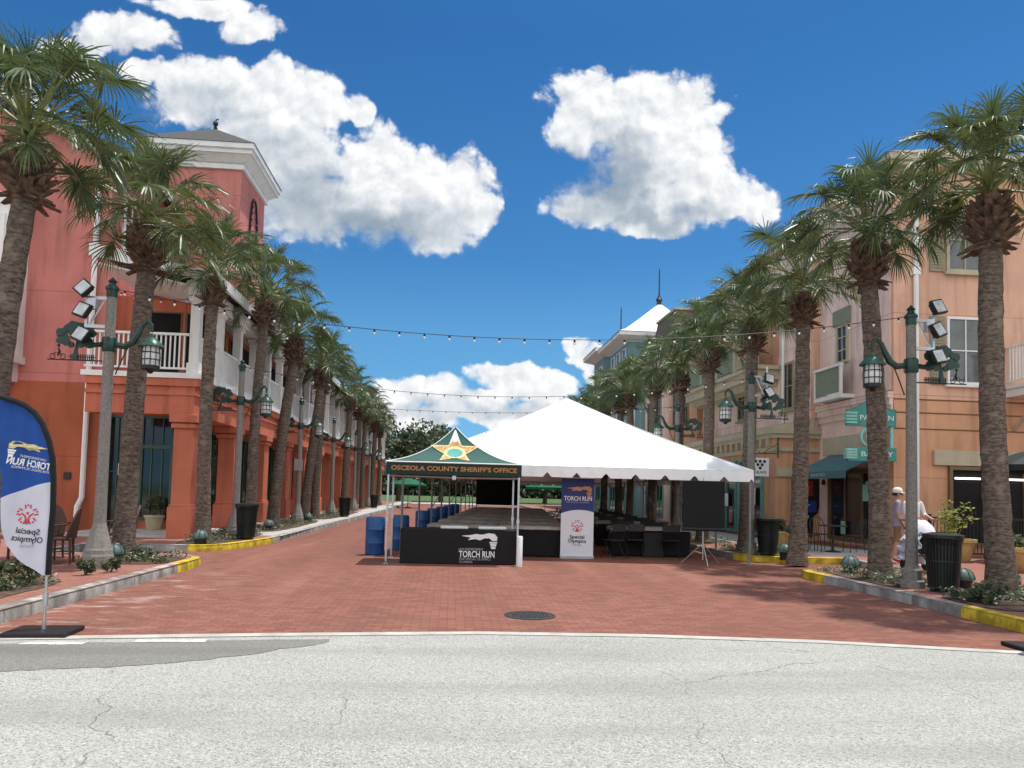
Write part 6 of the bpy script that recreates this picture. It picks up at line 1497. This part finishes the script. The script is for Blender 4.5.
def person(loc, rz_, label, joints, edges, radii, regions, extras):
    """one skinned body; regions(c) -> material slot by height and side"""
    t = thing('person', label, 'person', loc, rz_, 'people on the east walk')
    names = list(joints); me = bpy.data.meshes.new('body'); me.from_pydata([joints[n] for n in names], [(names.index(a), names.index(b)) for a, b in edges], [])
    o_ = bpy.data.objects.new('body_source', me); C.objects.link(o_); sk = o_.modifiers.new('skin', 'SKIN'); sk.use_smooth_shade = True; ss = o_.modifiers.new('sub', 'SUBSURF'); ss.levels = 2; ss.render_levels = 2
    for i, n_ in enumerate(names):
        r_ = radii[n_]; me.skin_vertices[0].data[i].radius = (r_, r_) if not isinstance(r_, tuple) else r_
    me.skin_vertices[0].data[names.index('pelvis')].use_root = True
    bpy.context.view_layer.update(); m2 = bpy.data.meshes.new_from_object(o_.evaluated_get(_dg())); bpy.data.objects.remove(o_)
    m2.materials.clear(); mats_, fn = regions
    for m_ in mats_: m2.materials.append(M[m_])
    for p in m2.polygons: p.material_index = fn(p.center); p.use_smooth = True
    b = bpy.data.objects.new('body', m2); C.objects.link(b); b.parent = t
    extras(t); return t


def make_joints(stride, arms):
    J = {'pelvis': (0, 0, .93), 'waist': (0, .0, 1.08), 'chest': (0, -.01, 1.27), 'neck0': (0, .01, 1.43), 'neck': (0, 0, 1.49), 'head': (0, -.02, 1.58), 'crown': (0, -.015, 1.69)}
    E_ = [('pelvis', 'waist'), ('waist', 'chest'), ('chest', 'neck0'), ('neck0', 'neck'), ('neck', 'head'), ('head', 'crown')]
    Rr = {'pelvis': (.15, .115), 'waist': (.145, .11), 'chest': (.165, .115), 'neck0': (.09, .075), 'neck': .056, 'head': (.078, .095), 'crown': (.06, .07)}
    for s_, k in ((-1, 'l'), (1, 'r')):
        f_ = stride * s_; J.update({'hip' + k: (s_ * .095, 0, .86), 'knee' + k: (s_ * .10, -.10 * f_ - .03, .49), 'ankle' + k: (s_ * .105, -.06 * f_ + (.06 if f_ < 0 else 0), .09), 'toe' + k: (s_ * .12, -.06 * f_ - .16, .04)})
        E_ += [('pelvis', 'hip' + k), ('hip' + k, 'knee' + k), ('knee' + k, 'ankle' + k), ('ankle' + k, 'toe' + k)]
        Rr.update({'hip' + k: .092, 'knee' + k: .062, 'ankle' + k: .045, 'toe' + k: (.042, .034)})
        sh, el, wr, ha = arms[s_]; J.update({'sh' + k: sh, 'el' + k: el, 'wr' + k: wr, 'ha' + k: ha}); E_ += [('neck0', 'sh' + k), ('sh' + k, 'el' + k), ('el' + k, 'wr' + k), ('wr' + k, 'ha' + k)]
        Rr.update({'sh' + k: .062, 'el' + k: .045, 'wr' + k: .03, 'ha' + k: (.038, .02)})
        d = (Vector(ha) - Vector(wr)).normalized(); sd_ = d.cross(Vector((s_, 0, 0)));
        if sd_.length < .2: sd_ = Vector((0, 1, 0))
        sd_.normalize()
        for i, (off, ln) in enumerate(((-.030, .060), (-.010, .072), (.010, .068), (.030, .052))):
            a = Vector(ha) + sd_ * off + d * .02; m_ = a + d * ln * .55 + Vector((-s_ * .008, 0, 0)); e = m_ + d * ln * .4 + Vector((-s_ * .02, 0, 0)); J.update({f'fa{i}{k}': tuple(a), f'fb{i}{k}': tuple(m_), f'fc{i}{k}': tuple(e)}); E_ += [('ha' + k, f'fa{i}{k}'), (f'fa{i}{k}', f'fb{i}{k}'), (f'fb{i}{k}', f'fc{i}{k}')]; Rr.update({f'fa{i}{k}': .0095, f'fb{i}{k}': .009, f'fc{i}{k}': .007})
        th0 = Vector(wr).lerp(Vector(ha), .5) - sd_ * .035; th1 = th0 - sd_ * .015 + d * .045; J.update({f'ta{k}': tuple(th0), f'tb{k}': tuple(th1)}); E_ += [('wr' + k, f'ta{k}'), (f'ta{k}', f'tb{k}')]; Rr.update({f'ta{k}': .013, f'tb{k}': .009})
    return J, E_, Rr


def face(t, hat=None, hair='hair'):
    for s_ in (-1, 1):
        MB().ball((s_ * .033, -.105, 1.595), .011, 5).build('eye', 'print_white', t, True); MB().ball((s_ * .033, -.114, 1.595), .0055, 4).build('pupil', 'print_black', t, True)
        MB().ball((s_ * .082, -.01, 1.585), .024, 5, 1.4).build('ear', 'skin', t, True)
    MB().tube([(0, -.10, 1.605), (0, -.128, 1.565), (0, -.105, 1.553)], [.009, .016, .01], 6).build('nose', 'skin', t, True)
    MB().tube([(-.024, -.106, 1.53), (0, -.113, 1.528), (.024, -.106, 1.53)], .006, 5).build('mouth', 'shoe_red', t, True)
    q = MB(); vs = []; nu, nv = 16, 8
    for i in range(nv + 1):
        for j in range(nu):
            th = i / nv * R(96); ph = j / nu * 6.2832; bk = 1.0 + .10 * max(0, math.sin(ph)); k = 1 if not (math.sin(ph) < -.3) else .62
            th *= k * (1.12 if math.sin(ph) > .2 else 1); vs.append((.094 * math.sin(th) * math.cos(ph), -.015 + .108 * math.sin(th) * math.sin(ph) * bk, 1.595 + .132 * math.cos(th)))
    q.add(vs, [(i * nu + j, i * nu + (j + 1) % nu, (i + 1) * nu + (j + 1) % nu, (i + 1) * nu + j) for i in range(nv) for j in range(nu)]); q.build('hair', hair, t, True)
    if hat:
        q = MB(); q.lathe([(.113, 1.625), (.115, 1.65), (.105, 1.70), (.07, 1.742), (.01, 1.755)], 20, (0, -.01, 0)); vs = []
        for i in range(13):
            a = R(200 + 140 * i / 12); vs += [(.10 * math.cos(a), -.01 + .10 * math.sin(a), 1.632), (.115 * math.cos(a), -.01 + .2 * math.sin(a), 1.618)]
        q.add(vs, [(2 * i, 2 * i + 1, 2 * i + 3, 2 * i + 2) for i in range(12)]); q.build('cap', hat, t, True)
A1 = {-1: ((-.19, 0, 1.40), (-.235, .03, 1.13), (-.235, -.06, .90), (-.23, -.09, .82)), 1: ((.19, 0, 1.40), (.235, .03, 1.13), (.24, -.05, .90), (.235, -.08, .82))}
J, E_, Rr = make_joints(.6, A1)
def reg1(c):
    arm = abs(c.x) > .185
    if c.z < .10: return 3
    if arm and c.z < 1.17: return 0
    if c.z > 1.44: return 0
    if c.z > .84: return 1
    return 2 if c.z > .48 else 0
def ex1(t):
    face(t, 'cap')
    q = MB(); q.tube([(-.085, -.07, 1.60), (-.06, -.116, 1.597), (0, -.122, 1.60), (.06, -.116, 1.597), (.085, -.07, 1.60)], .013, 6); q.build('sunglasses', 'black', t, True)
person((10.36, 16.6, .15), R(68), 'man in white cap, grey shirt and tan shorts walking past the bakery window', J, E_, Rr, (['skin', 'shirt_grey', 'shorts_tan', 'shoe_red'], reg1), ex1)
A2 = {-1: ((-.19, 0, 1.40), (-.235, -.06, 1.15), (-.2, -.32, 1.06), (-.19, -.40, 1.05)), 1: ((.19, 0, 1.40), (.235, -.06, 1.15), (.2, -.32, 1.06), (.19, -.40, 1.05))}
J, E_, Rr = make_joints(-.6, A2)
def reg2(c):
    if c.z < .10: return 3
    if abs(c.x) > .15 and c.y < -.12 and c.z > .95: return 0
    if c.z > 1.44: return 0
    return 1 if c.z > .92 else 2
person((9.97, 15.4, .15), R(8), 'person in white shirt pushing a stroller behind the nearest right lamp post', J, E_, Rr, (['skin', 'shirt_white', 'trousers', 'print_white'], reg2), lambda t: face(t, None))
# stroller
stl = thing('stroller', 'dark stroller with white hood and pale blankets pushed by the person in white', 'stroller', (9.72, 14.5, .15), R(6))
q = MB()
for s_ in (-.22, .22): q.tube([(s_, .55, 1.04), (s_, .35, .8), (s_, -.1, .35), (s_, -.35, .12)], .014, 6); q.tube([(s_, .38, .12), (s_, .1, .45), (s_, .1, .6)], .014, 6); q.tube([(s_, -.1, .4), (s_, .25, .42)], .012, 6)
q.tube([(-.22, .55, 1.04), (.22, .55, 1.04)], .018, 6); q.build('frame', 'dark_metal', stl, True)
for s_ in (-.25, .25):
    for y in (-.36, .38):
        w_ = MB(); w_.lathe([(.07, -.02), (.12, -.022), (.125, 0), (.12, .022), (.07, .02)], 16); o_ = w_.build('wheel', 'black', stl, True); o_.matrix_local = Matrix.Translation((s_, y, .125)) @ Matrix.Rotation(R(90), 4, 'Y')
q = MB(); q.box(-.2, .2, -.3, .22, .38, .44); q.obox(Matrix.Translation((0, .26, .64)) @ Matrix.Rotation(R(-20), 4, 'X'), .4, .05, .5); q.build('seat', 'black_cloth', stl, bevel=.02)
q = MB(); vs = []; nu, nv = 10, 12
for i in range(nu + 1):
    for j in range(nv + 1):
        a = R(10 + 110 * i / nu); b = R(180 * j / nv); vs.append((.27 * math.cos(b), .18 - .34 * math.cos(a) * math.sin(b) + .06, .70 + .36 * math.sin(a) * math.sin(b) + .01 * math.sin(i * 2.4)))
q.add(vs, [(i * (nv + 1) + j, (i + 1) * (nv + 1) + j, (i + 1) * (nv + 1) + j + 1, i * (nv + 1) + j + 1) for i in range(nu) for j in range(nv)]); q.build('hood', 'white_fabric', stl, True)
q = MB(); rng = random.Random(3); vs = []
for i in range(11):
    for j in range(9): vs.append((-.40 - .02 * i + .06 * math.sin(i * 1.7) + .04 * j / 8, -.36 + .6 * j / 8, .82 - .055 * i + .03 * math.sin(j * 1.9 + i)))
q.add(vs, [(i * 9 + j, (i + 1) * 9 + j, (i + 1) * 9 + j + 1, i * 9 + j + 1) for i in range(10) for j in range(8)]); bl_ = q.build('blanket', 'blue_grey', stl, True); so_ = bl_.modifiers.new('thick', 'SOLIDIFY'); so_.thickness = .02
q = MB(); q.box(-.18, .18, -.1, .3, .16, .34); q.build('basket', 'white_fabric', stl, bevel=.04)

# paper notices on the shop glass
for par, args in ((L0, (-9.62, -9.45, 2.41, 2.425, 1.75, 2.1)), (R0, (-.15, -.13, 1.0, 1.35, 1.55, 2.05)), (R0, (-.15, -.13, 2.35, 2.6, .5, .9)), (R1, (-1.34, -1.325, 1.4, 1.9, 1.3, 1.9)), (R1, (-1.34, -1.325, 4.0, 4.5, 1.2, 1.7))):
    add_box('paper_notice', 'print_white' if par is not R0 else 'teal_pale', par, *args)
